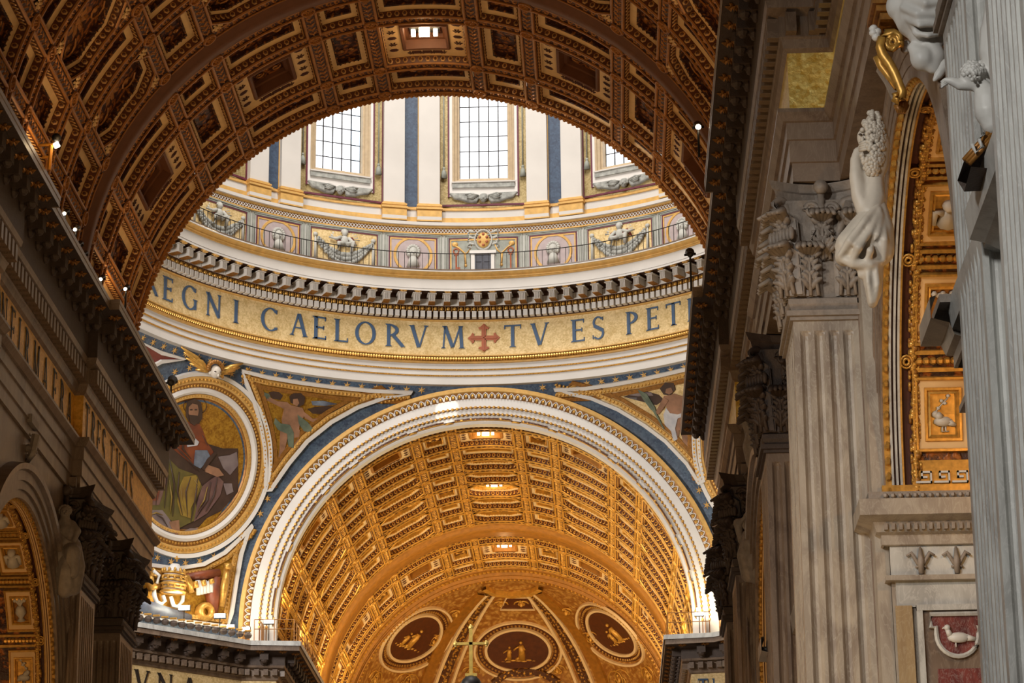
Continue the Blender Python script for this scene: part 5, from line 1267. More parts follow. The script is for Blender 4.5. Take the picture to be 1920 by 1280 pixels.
            B(xa - .5, xa - .1, -1, zt_ + .0, .05, 'yellow_marble', 'yellow_strip')
            # greek key on the gilt band
            mb = MB(); x = Xw + .75; zk = zs + .55
            for i in range(5):
                o = sx * (x + .44 * i); q = .44 * sx
                for p0, p1 in (((0, 0), (.8, 0)), ((.8, 0), (.8, .7)), ((.8, .7), (.3, .7)), ((.3, .7), (.3, .35)), ((.3, .35), (.55, .35))): 
                    xa_, xb_ = sorted((o + p0[0] * q, o + p1[0] * q)); mb.box(xa_ - .02, xb_ + .02, yj - .12, yj - .06, zk - .22 + .36 * min(p0[1], p1[1]) - .02, zk - .22 + .36 * max(p0[1], p1[1]) + .03)
            mb.build('greek_key', M['statue_w'], root)
            bx('gilt_ground', Xw + .65, Xw + 4, .05, zs + .28, zs + .9, 'gilt')
M['red_marble'] = marble('red_veined_marble', (.24, .06, .05), (.12, .03, .03), (.4, .3, .28), 2.5, .3)
M['yellow_marble'] = marble('yellow_marble', (.42, .30, .16), (.32, .22, .12), (.5, .4, .26), 1.5, .35)
def string_course(root, sx, Xw, y0, y1, zs, mat):
    mb = MB(); mb.ring([[(sx * (Xw - o), y, z) for o, z in ((0, zs), (1.1, zs - .02), (1.16, zs - .1), (1.1, zs - .6), (.85, zs - .66), (.3, zs - .95), (.3, zs - 1.15), (0, zs - 1.2))] for y in (y0, y1)], False); mb.build('string_course', M[mat], root)
    mb = MB()
    for y in (y0, y1): i_ = [mb.V((sx * (Xw - o), y, z)) for o, z in ((0, zs), (1.1, zs - .02), (1.1, zs - .6), (.85, zs - .66), (.3, zs - .95), (.3, zs - 1.15), (0, zs - 1.2))]; mb.F(*i_)
    mb.build('course_end', M[mat], root)
for s in (-1, 1):
    L_ = 'left' if s < 0 else 'right'
    wl = thing('wall_' + L_, L_ + ' nave wall with fluted pilasters, aisle arches and a gold inscription frieze under a deep dark cornice', 'wall', kind='structure')
    stone = 'marble_br'
    plan = [(s * 13.3, 24), (s * 13.3, 62.5), (s * 12.1, 62.5), (s * 12.1, 78), (s * 12.35, 78), (s * 12.35, 91.3), (s * 12.0, 91.3), (s * 12.0, 106.4), (s * 14.4, 106.4), (s * 26, 118)]
    if s > 0: string_course(wl, s, 14.5, 37.0, 42.2, 16.2, 'marble')
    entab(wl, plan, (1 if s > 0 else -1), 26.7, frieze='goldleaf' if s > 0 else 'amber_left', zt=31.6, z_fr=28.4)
    for (y0, y1, Xw) in ((65.0, 75.5, 13.6), (93.5, 103.5, 12.9), (26, 47.6, 14.8)):
        mb = MB(); mb.quad((s * Xw, y0 - 2.4, -1.7), (s * Xw, y1 + 2.6, -1.7), (s * Xw, y1 + 2.6, 25.4), (s * Xw, y0 - 2.4, 25.4)); mb.build('pier_wall', M[stone if Xw < 14 else 'marble'], wl)
        string_course(wl, s, Xw, y0 + .7, y1 - .5, 16.2, 'marble_warm' if Xw < 14 else 'marble')
    mb = MB(); mb.ring([[(s * x, 106.2, z) for z in (-1.7, 25.4)] for x in (12.9, 14.4)] + [[(s * 25, 117, z) for z in (-1.7, 25.4)]]); mb.build('crossing_return', M[stone], wl)
    aisle_arch(wl, s, 13.95, 54.55, 16.2, 7.25, 25.2, stone, yspan=(47.0, 62.6), ks=.9)
    aisle_arch(wl, s, 12.45, 84.5, 16.2, 6.3, 25.2, stone, yspan=(77.8, 91.0), ks=.68, line='nave_pale')
mb = MB(); mb.box(13.62, 13.98, 61.9, 62.6, -1.7, 25.2); mb.build('marble_strip', M['marble_warm'], bpy.data.objects['wall_right'])
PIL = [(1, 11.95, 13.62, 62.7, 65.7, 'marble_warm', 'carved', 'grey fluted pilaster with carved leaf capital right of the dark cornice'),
       (1, 11.95, 13.62, 75.0, 77.9, 'marble_br', 'carved_shaded', 'shadowed fluted pilaster just behind the large grey one'),
       (1, 11.75, 12.9, 90.9, 93.7, 'marble_br', 'carved_shaded', 'brown fluted pilaster whose leafy capital cuts into the blue starred band'),
       (1, 11.75, 12.9, 98.9, 101.7, 'marble_br', 'carved_shaded', 'last brown pilaster before the crossing on the right'),
       (-1, 11.75, 12.9, 90.9, 93.7, 'marble_br', 'carved_shaded', 'dark brown fluted pilaster beside the left aisle arch'),
       (-1, 11.75, 12.9, 98.9, 101.7, 'marble_br', 'carved_shaded', 'dark brown pilaster next to the left crossing pier ledge')]
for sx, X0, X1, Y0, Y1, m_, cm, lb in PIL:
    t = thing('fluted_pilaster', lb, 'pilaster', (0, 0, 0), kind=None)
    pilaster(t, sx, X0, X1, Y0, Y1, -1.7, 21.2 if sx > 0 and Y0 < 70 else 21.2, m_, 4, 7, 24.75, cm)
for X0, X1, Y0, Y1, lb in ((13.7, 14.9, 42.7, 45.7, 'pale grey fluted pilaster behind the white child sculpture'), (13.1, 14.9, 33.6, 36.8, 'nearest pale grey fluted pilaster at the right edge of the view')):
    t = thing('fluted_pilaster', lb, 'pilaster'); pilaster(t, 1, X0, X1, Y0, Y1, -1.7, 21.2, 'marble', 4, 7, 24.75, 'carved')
# letters on the left nave frieze
ins4 = thing('inscription', 'dark capitals slanting down the amber frieze of the left nave wall', 'lettering')
for ch, y, X in [('O', 78.7, 12.35), ('N', 79.7, 12.35), ('F', 81.0, 12.35), ('I', 82.0, 12.35), ('R', 83.2, 12.35), ('M', 84.7, 12.35), ('A', 86.2, 12.35), ('F', 87.8, 12.35), ('R', 89.1, 12.35), ('A', 90.4, 12.35),
                 ('T', 92.0, 12.0), ('R', 93.2, 12.0), ('E', 94.3, 12.0), ('S', 95.3, 12.0), ('T', 97.0, 12.0), ('V', 98.3, 12.0), ('O', 99.9, 12.0), ('S', 101.3, 12.0)]:
    put(letter(ch, M['black_letter'], .02, .1, .045), 'letter', ins4, Matrix.Translation((-X + .02, y, 26.85)) @ Matrix.Rotation(PI / 2, 4, 'Z') @ Matrix.Diagonal((.95, 1, 1.4, 1)))
# ------------------------------------------------------------------ painted mosaics of the pendentives
def crop(x0, y0, k): return lambda pts: [(x0 + x / k, y0 + y / k) for x, y in pts]
M['m_brown'] = plain('mosaic_dark_brown', (.06, .03, .02), .5, scale=2); M['m_skin'] = plain('mosaic_skin', (.36, .18, .1), .5, var=.25, scale=1.5)
M['m_green'] = plain('mosaic_olive', (.15, .11, .02), .5, scale=1.2, c2=(.08, .07, .02)); M['m_yellow'] = plain('mosaic_yellow_robe', (.3, .2, .03), .5, scale=1.2, c2=(.18, .10, .02))
M['m_pink'] = plain('mosaic_rose_robe', (.17, .09, .07), .5, scale=1.3, c2=(.1, .05, .05)); M['m_rust'] = plain('mosaic_rust', (.26, .06, .015), .5, scale=1.5, c2=(.12, .03, .015))
M['m_cloud'] = plain('mosaic_cloud', (.24, .19, .18), .6, scale=1, c2=(.14, .1, .1)); M['m_blue'] = plain('mosaic_slate_blue', (.2, .24, .3), .5, scale=1.2, c2=(.05, .05, .08)); M['m_sage'] = plain('mosaic_sage_cloth', (.16, .19, .13), .5, scale=1.5, c2=(.05, .07, .05)); M['m_white'] = plain('mosaic_white_cloth', (.6, .58, .56), .5, scale=1.5, c2=(.3, .3, .36))
def disc_on_sphere(c, r, mt, h, name):
    pts = circ_on_sphere(*c, r, 56); mb = MB(); rows = []
    cp = spt(*c); inner = [[cp.lerp(p, t) for p in pts] for t in (1, .66, .33)]
    for rr in inner: rows.append([SPC + (p - SPC).normalized() * (RHO - h) for p in rr])
    idx = mb.ring(rows, True); ci = mb.V(spt(*c, h)); L = idx[-1]
    # ring() with closed leaves the last loop open; close with a fan
    for j in range(len(L)): mb.F(L[j], L[(j + 1) % len(L)], ci)
    return mb.build(name, M[mt], pend, True)
for s in (-1, 1):
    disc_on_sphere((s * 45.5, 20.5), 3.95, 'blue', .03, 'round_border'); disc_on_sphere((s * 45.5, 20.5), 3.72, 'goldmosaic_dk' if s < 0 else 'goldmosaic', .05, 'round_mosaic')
fig = thing('seated_figure_mosaic', 'mosaic of a bearded seated man in olive and rose robes inside the left round frame', 'mosaic', SPC * 0)
Q = crop(230, 640, 3.2)
def mp(pts, mt, h, nm='drapery', par=None, cr=None): return patch((cr or Q)(pts), onSph, nm, mt, par or fig, h, SPC, 7)
mp([(60, 640), (130, 620), (160, 700), (120, 1000), (60, 1080), (30, 950)], 'm_brown', .07, 'dark_ground')
mp([(250, 560), (330, 560), (600, 640), (690, 640), (690, 900), (590, 1010), (430, 1150), (150, 1080), (100, 900), (120, 700)], 'm_brown', .07, 'dark_ground')
mp([(390, 480), (450, 480), (480, 540), (500, 600), (540, 660), (500, 760), (420, 740), (340, 680), (250, 600), (330, 560)], 'm_rust', .1)
mp([(150, 640), (215, 625), (270, 700), (330, 760), (440, 800), (470, 870), (430, 960), (450, 1060), (330, 1120), (270, 1060), (180, 1040), (110, 1000), (95, 880), (100, 740)], 'm_green', .12, 'robe')
mp([(170, 680), (220, 670), (250, 740), (250, 850), (210, 980), (130, 980), (110, 880), (130, 760)], 'm_pink', .15, 'robe')
mp([(130, 850), (180, 800), (220, 860), (200, 950), (130, 960)], 'm_rust', .17)
mp([(360, 810), (430, 800), (460, 850), (440, 920), (400, 1000), (400, 1060), (340, 1040), (320, 960), (330, 880)], 'm_yellow', .16, 'robe')
mp([(470, 870), (560, 800), (600, 840), (580, 920), (500, 1030), (420, 1080), (440, 980)], 'm_pink', .13, 'robe')
mp([(380, 600), (420, 570), (450, 600), (440, 620), (380, 630)], 'm_white', .16, 'collar')
mp([(430, 650), (500, 650), (520, 690), (460, 760), (420, 740)], 'm_blue', .15, 'sleeve'); mp([(500, 700), (545, 660), (555, 670), (480, 770), (465, 760)], 'm_brown', .17, 'book')
mp([(480, 730), (570, 760), (600, 800), (560, 810), (490, 780)], 'm_skin', .16, 'hand'); mp([(570, 690), (640, 680), (680, 660), (690, 740), (640, 800), (600, 760)], 'm_cloud', .1, 'cloud')
mp([(120, 1060), (160, 1010), (230, 1010), (270, 1060), (300, 1110), (330, 1150), (300, 1165), (220, 1130), (130, 1110)], 'm_cloud', .13, 'cloud'); mp([(330, 1150), (400, 1120), (450, 1120), (390, 1160)], 'm_cloud', .1, 'cloud')
mp([(270, 1080), (330, 1070), (335, 1150), (310, 1160), (280, 1110)], 'm_skin', .15, 'foot'); mp([(600, 850), (650, 850), (660, 900), (620, 920)], 'm_cloud', .1, 'cloud')
mp([(430, 1140), (500, 1060), (590, 1015), (560, 1060), (480, 1120)], 'goldmosaic_dk', .1, 'gold_gap')
mp([(375, 400), (385, 355), (425, 338), (462, 360), (472, 410), (470, 460), (450, 490), (400, 490), (375, 450)], 'm_brown', .14, 'hair')
mp([(388, 390), (410, 368), (440, 375), (448, 410), (440, 450), (405, 455), (388, 430)], 'm_skin', .17, 'face'); mp([(390, 435), (440, 440), (445, 475), (420, 500), (395, 480)], 'm_brown', .18, 'beard')
def strokes(lines, mt, r, h, par=None, cr=None):
    mb = MB()
    for ln in lines:
        pp = [onSph(*q) for q in (cr or Q)(ln)]; mb.tube([p + (SPC - p).normalized() * h for p in pp], [r * .4] + [r] * (len(pp) - 2) + [r * .3], 5)
    mb.build('fold_strokes', M[mt], par or fig, True)
strokes([[(160, 660), (200, 800), (190, 980)], [(240, 640), (260, 800), (240, 1000)], [(270, 700), (300, 850), (290, 1050)], [(330, 780), (320, 900), (350, 1040)], [(400, 810), (370, 900), (380, 1050)], [(440, 820), (430, 920), (400, 1080)], [(520, 840), (500, 950), (430, 1060)], [(560, 820), (540, 920), (490, 1020)], [(130, 700), (110, 850), (130, 980)], [(300, 620), (380, 700), (450, 780)], [(360, 560), (350, 640), (400, 700)], [(470, 560), (500, 620)], [(180, 1030), (230, 1060), (260, 1110)], [(150, 1050), (180, 1100)]], 'm_brown', .055, .16)
strokes([[(190, 680), (225, 690), (240, 760)], [(150, 760), (140, 860), (150, 940)], [(420, 830), (445, 860), (420, 920)], [(340, 860), (345, 950), (370, 1030)], [(500, 870), (480, 950), (440, 1020)], [(150, 1040), (190, 1025), (230, 1040)], [(270, 830), (285, 930), (275, 1030)]], 'm_yellow', .05, .165)
for x in (400, 428): mp([(x - 6, 402), (x + 8, 400), (x + 8, 408), (x - 6, 409)], 'm_brown', .19, 'eye')
hp = [onSph(*p) for p in Q([(430 + 70 * math.cos(t), 385 + 55 * math.sin(t)) for t in [2 * PI * i / 28 for i in range(28)]])]
sweep_pts(hp, [(-.02, .05), (0, .1), (.02, .05)], 'm_brown', 'halo', fig, True, SPC)
# winged children in the triangular fields
K1 = crop(440, 720, 4.128); K2 = crop(960, 720, 4.128)
def wing_child(root, cr, A_):
    for nm, mt, h, pts in A_: patch(cr(pts), onSph, nm, mt, root, h, SPC, 6)
an1 = thing('winged_child_mosaic', 'mosaic of a winged boy in a grey-green sash in the left triangular field', 'mosaic')
wing_child(an1, K1, [('wing', 'm_brown', .08, [(560, 190), (620, 175), (760, 165), (870, 140), (820, 200), (700, 230), (600, 225)]), ('wing_tip', 'm_blue', .1, [(590, 130), (680, 125), (790, 150), (700, 165), (600, 160)]), ('wing', 'm_brown', .08, [(260, 60), (330, 50), (370, 85), (350, 120), (290, 110)]),
    ('arm', 'm_skin', .12, [(250, 90), (330, 130), (400, 135), (440, 165), (400, 200), (330, 165), (240, 120)]), ('torso', 'm_skin', .13, [(380, 180), (440, 160), (520, 180), (540, 230), (500, 300), (490, 360), (380, 370), (360, 280)]), ('arm', 'm_skin', .14, [(500, 190), (560, 230), (600, 265), (640, 260), (600, 290), (540, 260)]),
    ('leg', 'm_skin', .12, [(350, 340), (420, 350), (390, 470), (370, 560), (350, 600), (330, 590), (345, 500)]), ('leg', 'm_skin', .13, [(430, 340), (500, 350), (490, 440), (500, 490), (460, 490), (435, 430)]),
    ('sash', 'm_sage', .16, [(310, 260), (350, 300), (420, 310), (450, 370), (450, 490), (410, 480), (400, 380), (330, 350), (300, 300)]), ('sash', 'm_sage', .15, [(480, 230), (560, 290), (600, 340), (580, 370), (530, 360), (490, 300)]),
    ('hair', 'm_brown', .16, [(420, 90), (450, 65), (510, 65), (540, 100), (530, 150), (490, 170), (430, 140)]), ('face', 'm_skin', .18, [(445, 110), (480, 105), (492, 140), (475, 165), (445, 150)]), ('branch', 'm_sage', .12, [(190, 50), (260, 70), (280, 110), (230, 105)])])
an2 = thing('winged_child_mosaic', 'mosaic of a winged boy holding a green palm branch in the right triangular field', 'mosaic')
wing_child(an2, K2, [('wing', 'm_brown', .08, [(865, 95), (950, 70), (1050, 55), (1140, 80), (1180, 120), (1120, 160), (1000, 130)]), ('wing_tip', 'm_cloud', .1, [(900, 80), (1000, 60), (1080, 60), (1100, 85), (980, 90)]),
    ('torso', 'm_skin', .12, [(1180, 90), (1260, 70), (1350, 100), (1350, 210), (1300, 260), (1220, 260), (1200, 170)]), ('arm', 'm_skin', .15, [(1180, 95), (1220, 120), (1180, 180), (1140, 230), (1115, 220), (1150, 150)]),
    ('leg', 'm_skin', .12, [(1260, 250), (1340, 250), (1365, 380), (1370, 480), (1340, 495), (1320, 400)]), ('leg', 'm_skin', .11, [(1225, 250), (1290, 260), (1300, 380), (1280, 440), (1255, 350)]),
    ('cloth', 'm_white', .16, [(1200, 180), (1230, 220), (1290, 230), (1350, 210), (1350, 240), (1290, 260), (1270, 340), (1290, 420), (1260, 440), (1240, 360), (1190, 310), (1180, 230)]), ('hair', 'm_brown', .14, [(1150, 30), (1190, -15), (1260, -15), (1270, 40), (1230, 80), (1180, 75)]), ('face', 'm_skin', .16, [(1200, 30), (1240, 20), (1255, 55), (1225, 75), (1195, 60)]),
    ('stem', 'm_sage', .17, [(985, 50), (1060, 120), (1130, 230), (1190, 345), (1182, 347), (1120, 240), (1050, 130)]), ('leaves', 'm_sage', .16, [(980, 35), (1050, 70), (1110, 170), (1130, 230), (1080, 190), (1020, 110)])])
# gilt winged head between the medallion and the ring
ch = thing('cherub_ornament', 'gilded winged child head above the left round mosaic', 'ornament', onSph(390, 686))
def onT(px, py, h=.0):
    p = onSph(px, py); return p + (SPC - p).normalized() * h - ch.location
mb = MB(); c0 = onT(391, 688, .8)
mb.ball(c0, .33, .33, .4, None, 14, 9); mb.ball(onT(390, 691, 1.16), .06, .06, .1); mb.mat(1).ball(onT(385, 684, 1.1), .06, .05, .035); mb.ball(onT(396, 685, 1.1), .06, .05, .035); mb.ball(onT(390, 698, 1.08), .08, .05, .03); mb.mat(0)
for x, y in ((382, 691), (399, 692)): mb.ball(onT(x, y, .75), .12)
mb.build('face', [M['statue'], M['m_brown']], ch, True)
mb = MB()
for i in range(11): t = -1.7 + i * .34; mb.ball(onT(392 + 13 * math.sin(t), 682 - 12 * math.cos(t), .7), .15, .18, .14, None, 6, 4)
mb.build('curls', M['gilt_dk'], ch, True)
for tip, n_ in (([(335, 647), (340, 657), (344, 668), (351, 678), (362, 690)], 0), ([(452, 678), (446, 686), (437, 692), (427, 698), (414, 706)], 1)):
    mb = MB(); bx, by = (384, 690) if not n_ else (402, 693)
    for k, (tx, ty) in enumerate(tip):
        for lay in (0, 1):
            f = 1 if lay == 0 else .66; ex, ey = bx + (tx - bx) * f, by + (ty - by) * f
            mb.tube([onT(bx, by, .25 + .12 * lay), onT((bx + ex) / 2 + 1, (by + ey) / 2 - 2, .4 + .14 * lay), onT(ex, ey, .25 + .12 * lay)], [.12, .17, .05], 6)
    mb.build('wing', M['gilt'], ch, True)
# ---- tiara, scroll and cords in coloured relief at the foot of the left pendentive
ti = thing('tiara_relief', 'white and gold triple crown relief with hanging ribbons above the left pier ledge', 'relief')
def T(x, y, h=.3): p = onSph(220 + x / 4.571, 1030 + y / 4.571); return p + (SPC - p).normalized() * h
def Tn(pts, h, r, mt, nm, closed=False, n=7, par=ti):
    mb = MB(); mb.tube([T(x, y, h) for x, y in pts], r, n, closed); return mb.build(nm, M[mt], par, True)
mb = MB(); rows = []
ax = [(400, 385, 78), (396, 330, 92), (398, 270, 88), (402, 215, 78), (410, 165, 56), (420, 130, 30)]
for x, y, w_ in ax:
    p = T(x, y, .9); r = w_ / 4.571 / 30; mx = (SPC - p).normalized(); sx_ = mx.cross(Vector((0, 0, 1))).normalized()
    rows.append([p + (sx_ * math.cos(t) + mx * math.sin(t)) * r for t in [2 * PI * j / 16 for j in range(16)]])
mb.ring(rows, True, True); mb.build('crown_body', M['statue_w'], ti, True)
for x, y, w_ in ((396, 365, 92), (398, 300, 98), (402, 232, 86)):
    p = T(x, y, .9); r = w_ / 4.571 / 29; mx = (SPC - p).normalized(); sx_ = mx.cross(Vector((0, 0, 1))).normalized(); mb = MB()
    for dz, rr in ((-.1, .09), (.12, .07)): mb.tube([p + (sx_ * math.cos(t) + mx * math.sin(t)) * r + Vector((0, 0, dz)) for t in [2 * PI * j / 16 for j in range(16)]], rr, 5, True)
    for j in range(12): t = 2 * PI * j / 12; mb.ball(p + (sx_ * math.cos(t) + mx * math.sin(t)) * r + Vector((0, 0, .26)), .09, .09, .16, None, 6, 4)
    mb.build('crown_ring', M['gilt'], ti, True)
Tn([(430, 110), (432, 60)], .9, .05, 'gilt', 'finial_cross'); Tn([(412, 80), (452, 82)], .9, .04, 'gilt', 'finial_cross')
Tn([(330, 240), (260, 200), (225, 250), (240, 330), (330, 310)], .5, [.2, .28, .3, .28, .2], 'gilt', 'ribbon'); Tn([(345, 400), (360, 450), (330, 480), (290, 460), (270, 400), (265, 330)], .5, [.12, .14, .14, .14, .14, .12], 'statue_w', 'ribbon')
Tn([(410, 410), (430, 490), (470, 505), (510, 450), (520, 370)], .55, [.12, .14, .14, .14, .12], 'statue_w', 'ribbon'); Tn([(500, 260), (540, 250), (570, 310), (590, 380)], .6, [.2, .26, .26, .16], 'gilt', 'ribbon')
Tn([(240, 190), (290, 230), (270, 300)], .75, .1, 'statue_w', 'ribbon')
ky = thing('key_relief', 'white fluted key wards in relief beside the triple crown', 'relief')
for i in range(5): Tn([(650 + i * 28, 270 + (i % 2) * 10), (655 + i * 28, 400 - i * 6)], .5, [.16, .13], 'statue_w', 'key_ward', par=ky)
for i in range(3): Tn([(610 + i * 70, 280 - 10 * i), (620 + i * 70, 340 - 20 * i)], .7, .16, 'gilt', 'key_band', par=ky)
sc = thing('drapery_relief', 'dark red drapery hanging from a gilded torch in the left pendentive corner', 'relief')
Tn([(560, 235), (700, 225), (850, 200)], .3, [.18, .3, .25], 'm_rust', 'red_cloth', par=sc); Tn([(830, 240), (800, 400), (810, 560)], .2, [.35, .5, .25], 'm_rust', 'red_cloth', par=sc)
Tn([(905, 170), (880, 330), (860, 500)], .5, [.2, .26, .16], 'gilt', 'torch', par=sc); Tn([(880, 150), (930, 150)], .6, .22, 'gilt', 'torch_head', par=sc)
mb = MB(); n = 14
mb.ring([[T(735 + 75 * q * math.cos(2 * PI * j / n), 540 + 85 * q * math.sin(2 * PI * j / n), h) for j in range(n)] for q, h in ((.35, .2), (.4, .5), (.7, .6), (1.0, .4), (1.05, .1))], True); mb.build('gilt_cartouche', M['gilt'], sc, True)
Tn([(100, 460), (250, 520), (420, 560), (600, 590)], .3, [.3, .5, .4, .2], 'm_blue', 'dark_cloth', par=sc)
# ------------------------------------------------------------------ marble figures of the nave spandrels
def blob(name, chains, mat, parent=None, vox=.07, M4=None, **kw):
    mb = MB()
    for c in chains:
        pts, r = c
        if len(pts) == 1: mb.ball(pts[0], *(r if isinstance(r, tuple) else (r,)), None, nu=12, nv=8) if not isinstance(r, tuple) else mb.ball(pts[0], r[0], r[1], r[2], None, 12, 8)
        else:
            mb.tube(pts, r, 10)
            for p, rr in zip(pts, r if isinstance(r, (list, tuple)) else [r] * len(pts)): mb.ball(p, rr, None, None, None, 10, 6)
    o = mb.build(name, M[mat], parent, True, **kw)
    md = o.modifiers.new('merge', 'REMESH'); md.mode = 'VOXEL'; md.voxel_size = vox * .8; md.use_smooth_shade = True
    sm = o.modifiers.new('soften', 'SMOOTH'); sm.iterations = 7; sm.factor = .5
    return o
# reclining bearded river-like figure against the arch beside the big capital
Yf = 54.6
def W(px, py, dy=0.): return onY(px, py, Yf + dy)
st = thing('spandrel_statue', 'cream marble robed figure with curly hair leaning on the aisle arch beside the big capital', 'statue')
blob('body', [([W(1604, 300), W(1606, 330), W(1612, 366), W(1622, 392)], [.13, .17, .2, .22]), ([W(1618, 268), W(1608, 284), W(1604, 302)], [.1, .11, .13]),
              ([W(1640, 228), W(1642, 270), W(1644, 310), W(1646, 330)], [.22, .34, .28, .16]), ([W(1620, 258)], (.17, .18, .22)), ([W(1622, 330), W(1636, 340), W(1650, 347)], [.1, .09, .12]), ([W(1640, 335), W(1640, 370), W(1632, 400)], [.2, .26, .3])], 'statue', st, .05)
mb = MB(); random.seed(11)
for i in range(210):
    t = random.uniform(0, 2 * PI); u = math.sqrt(random.random()); x = 1637 + 24 * math.cos(t) * u; y = 270 + 62 * math.sin(t) * u
    if x < 1626 and 244 < y < 285: continue
    mb.ball(W(x, y, -.34 * math.sqrt(max(0, 1 - u * u)) - .06), .065, .075, .065, None, 6, 4)
mb.build('curly_hair_and_beard', M['statue'], st, True)
mb = MB()
for dx, dy in ((-7, -6), (1, -6)): mb.mat(1).ball(W(1620 + dx, 258 + dy, -.2), .045, .03, .025)
mb.mat(0).ball(W(1617, 262, -.24), .05, .08, .08)
for i in range(4): mb.tube([W(1612, 270 + 4 * i, -.2), W(1622, 266 + 4.5 * i, -.34), W(1631, 267 + 4 * i, -.36)], [.045, .045, .035], 5)   # fingers against the cheek
mb.build('hand_on_cheek', [M['statue'], M['carved_shaded']], st, True)
blob('drapery', [([W(1645, 385), W(1622, 425), W(1598, 462), W(1584, 480)], [.2, .34, .4, .24]), ([W(1648, 390), W(1652, 430), W(1648, 470), W(1650, 486)], [.2, .3, .36, .16]), ([W(1612, 440), W(1634, 458), W(1648, 480)], [.3, .36, .2]),
                 ([W(1634, 480), W(1636, 520), W(1638, 550), W(1636, 568)], [.26, .24, .18, .12]),
                 ([W(1646, 384, -.2), W(1622, 414, -.4), W(1594, 452, -.42), W(1574, 480, -.2)], [.06, .1, .11, .06]), ([W(1650, 392, -.25), W(1633, 430, -.42), W(1610, 464, -.48), W(1598, 490, -.25)], [.05, .09, .11, .07]), ([W(1653, 400, -.25), W(1645, 440, -.4), W(1632, 470, -.42), W(1624, 494, -.25)], [.05, .08, .1, .07]), ([W(1656, 408, -.2), W(1659, 450, -.35), W(1657, 488, -.2)], [.05, .09, .06]),
                 ([W(1575, 484, -.1), W(1600, 494, -.2), W(1632, 496, -.25), W(1660, 487, -.1)], [.09, .13, .12, .07]), ([W(1627, 498, -.2), W(1628, 530, -.22), W(1634, 566, -.1)], .07), ([W(1642, 498, -.22), W(1646, 530, -.2), W(1640, 564, -.1)], .065), ([W(1612, 496, -.1), W(1615, 516, -.08)], .09)], 'statue', st, .045)
# gilded scroll keystone
Yk = 50.6
ks = thing('scroll_keystone', 'large gilded scroll bracket at the crown of the near aisle arch', 'keystone')
def Wk(px, py, dy=0.): return onY(px, py, Yk + dy)
def scroll_keystone(root, pick, s=1.):
    for dy in (-.55, -.36, -.18, 0, .2, .4):
        mb = MB(); pts = [pick(*p, dy) for p in ((1672, 96), (1678, 88), (1687, 84), (1690, 76), (1687, 66), (1676, 60), (1662, 61), (1653, 72), (1650, 88), (1656, 104), (1668, 120), (1678, 138), (1686, 158), (1692, 172), (1692, 184), (1684, 190), (1676, 186), (1676, 178), (1683, 176))]
        mb.tube(pts, [.04, .05, .06, .07, .07, .08, .09, .1, .1, .11, .11, .11, .1, .1, .09, .08, .07, .06, .05], 7); mb.build('scroll_band', M['gilt'], root, True)
    mb = MB(); mb.tube([pick(1673 + 15 * (1 - a / 15) * math.cos(a), 80 - 17 * (1 - a / 15) * math.sin(a), -.5) for a in [-.4 + q * .45 for q in range(28)]], [.09 - .0018 * q for q in range(28)], 7); mb.build('spiral', M['gilt'], root, True)
    mb = MB(); a = [pick(x, y, -.3) for x, y in ((1652, 100), (1648, 112), (1664, 136), (1682, 176), (1690, 168), (1676, 136), (1662, 112))]; b = [p + Vector((0, .6, 0)) for p in a]; mb.ring([a, b], True); mb.F(*[mb.V(p) for p in a]); mb.build('scroll_web', M['carved'], root)
    mb = MB(); mb.tube([pick(x, y, -.35) for x, y in ((1650, 98), (1645, 108), (1652, 124), (1666, 142), (1680, 166))], [.09, .1, .09, .08, .05], 6); mb.build('lower_band', M['gilt'], root, True)
    mb = MB(); a, b = pick(1645, 42), pick(1690, 56); 
    for k, (g, zz) in enumerate(((.0, 0), (.08, .16), (.16, .3))): mb.box(a.x - g, b.x + .3 + g, Yk - .55 - g, Yk + .5, b.z + zz, b.z + zz + .15)
    mb.build('cap_block', M['gilt_dk'], root); mb = MB()
    for x, y in ((1638, 62), (1643, 70), (1638, 54), (1645, 60), (1697, 92), (1699, 84)): mb.ball(pick(x, y, -.3), .1, .1, .09, None, 8, 5)
    mb.build('white_flowers', M['statue_w'], root, True); mb = MB(); [mb.tube([pick(1690, 188), pick(1690 + u * 7, 200), pick(1690 + u * 5, 212)], [.08, .1, .04], 6) for u in (-1, -.4, .3, 1)]; mb.build('drop', M['gilt_dk'], root, True)
scroll_keystone(ks, Wk)
# white drapery and child sculptures high on the near arch
Yw = 47.2
def Wn(px, py, dy=0.): return onY(px, py, Yw + dy)
sw = thing('spandrel_statue', 'white marble figure in heavy drapery cut off by the top edge of the view', 'statue')
blob('drapery', [([Wn(1704, -10), Wn(1688, 12), Wn(1694, 30), Wn(1712, 40)], [.34, .3, .22, .3]), ([Wn(1735, -10), Wn(1722, 30), Wn(1728, 60), Wn(1762, 68)], [.7, .5, .3, .2]), ([Wn(1760, -20), Wn(1762, 20), Wn(1765, 50)], [.6, .4, .3]),
                 ([Wn(1712, 90), Wn(1730, 110), Wn(1748, 128)], [.12, .26, .12]), ([Wn(1745, 84), Wn(1755, 105), Wn(1752, 130)], [.2, .2, .1]), ([Wn(1694, 14, -.35), Wn(1720, 26, -.62), Wn(1765, 24, -.62)], .09), ([Wn(1700, 34, -.3), Wn(1724, 46, -.58), Wn(1764, 44, -.5)], .08), ([Wn(1704, 0, -.4), Wn(1735, 6, -.75), Wn(1772, 2, -.7)], .1), ([Wn(1716, 62, -.3), Wn(1740, 66, -.4), Wn(1764, 62, -.3)], .07), ([Wn(1700, 20, -.3), Wn(1712, 50, -.3), Wn(1722, 66, -.3)], .07)], 'statue_w', sw, .045)
blob('foot', [([Wn(1772, 120), Wn(1760, 140), Wn(1752, 150)], [.12, .1, .05])], 'statue_w', sw, .04)
Yc_ = 39.6
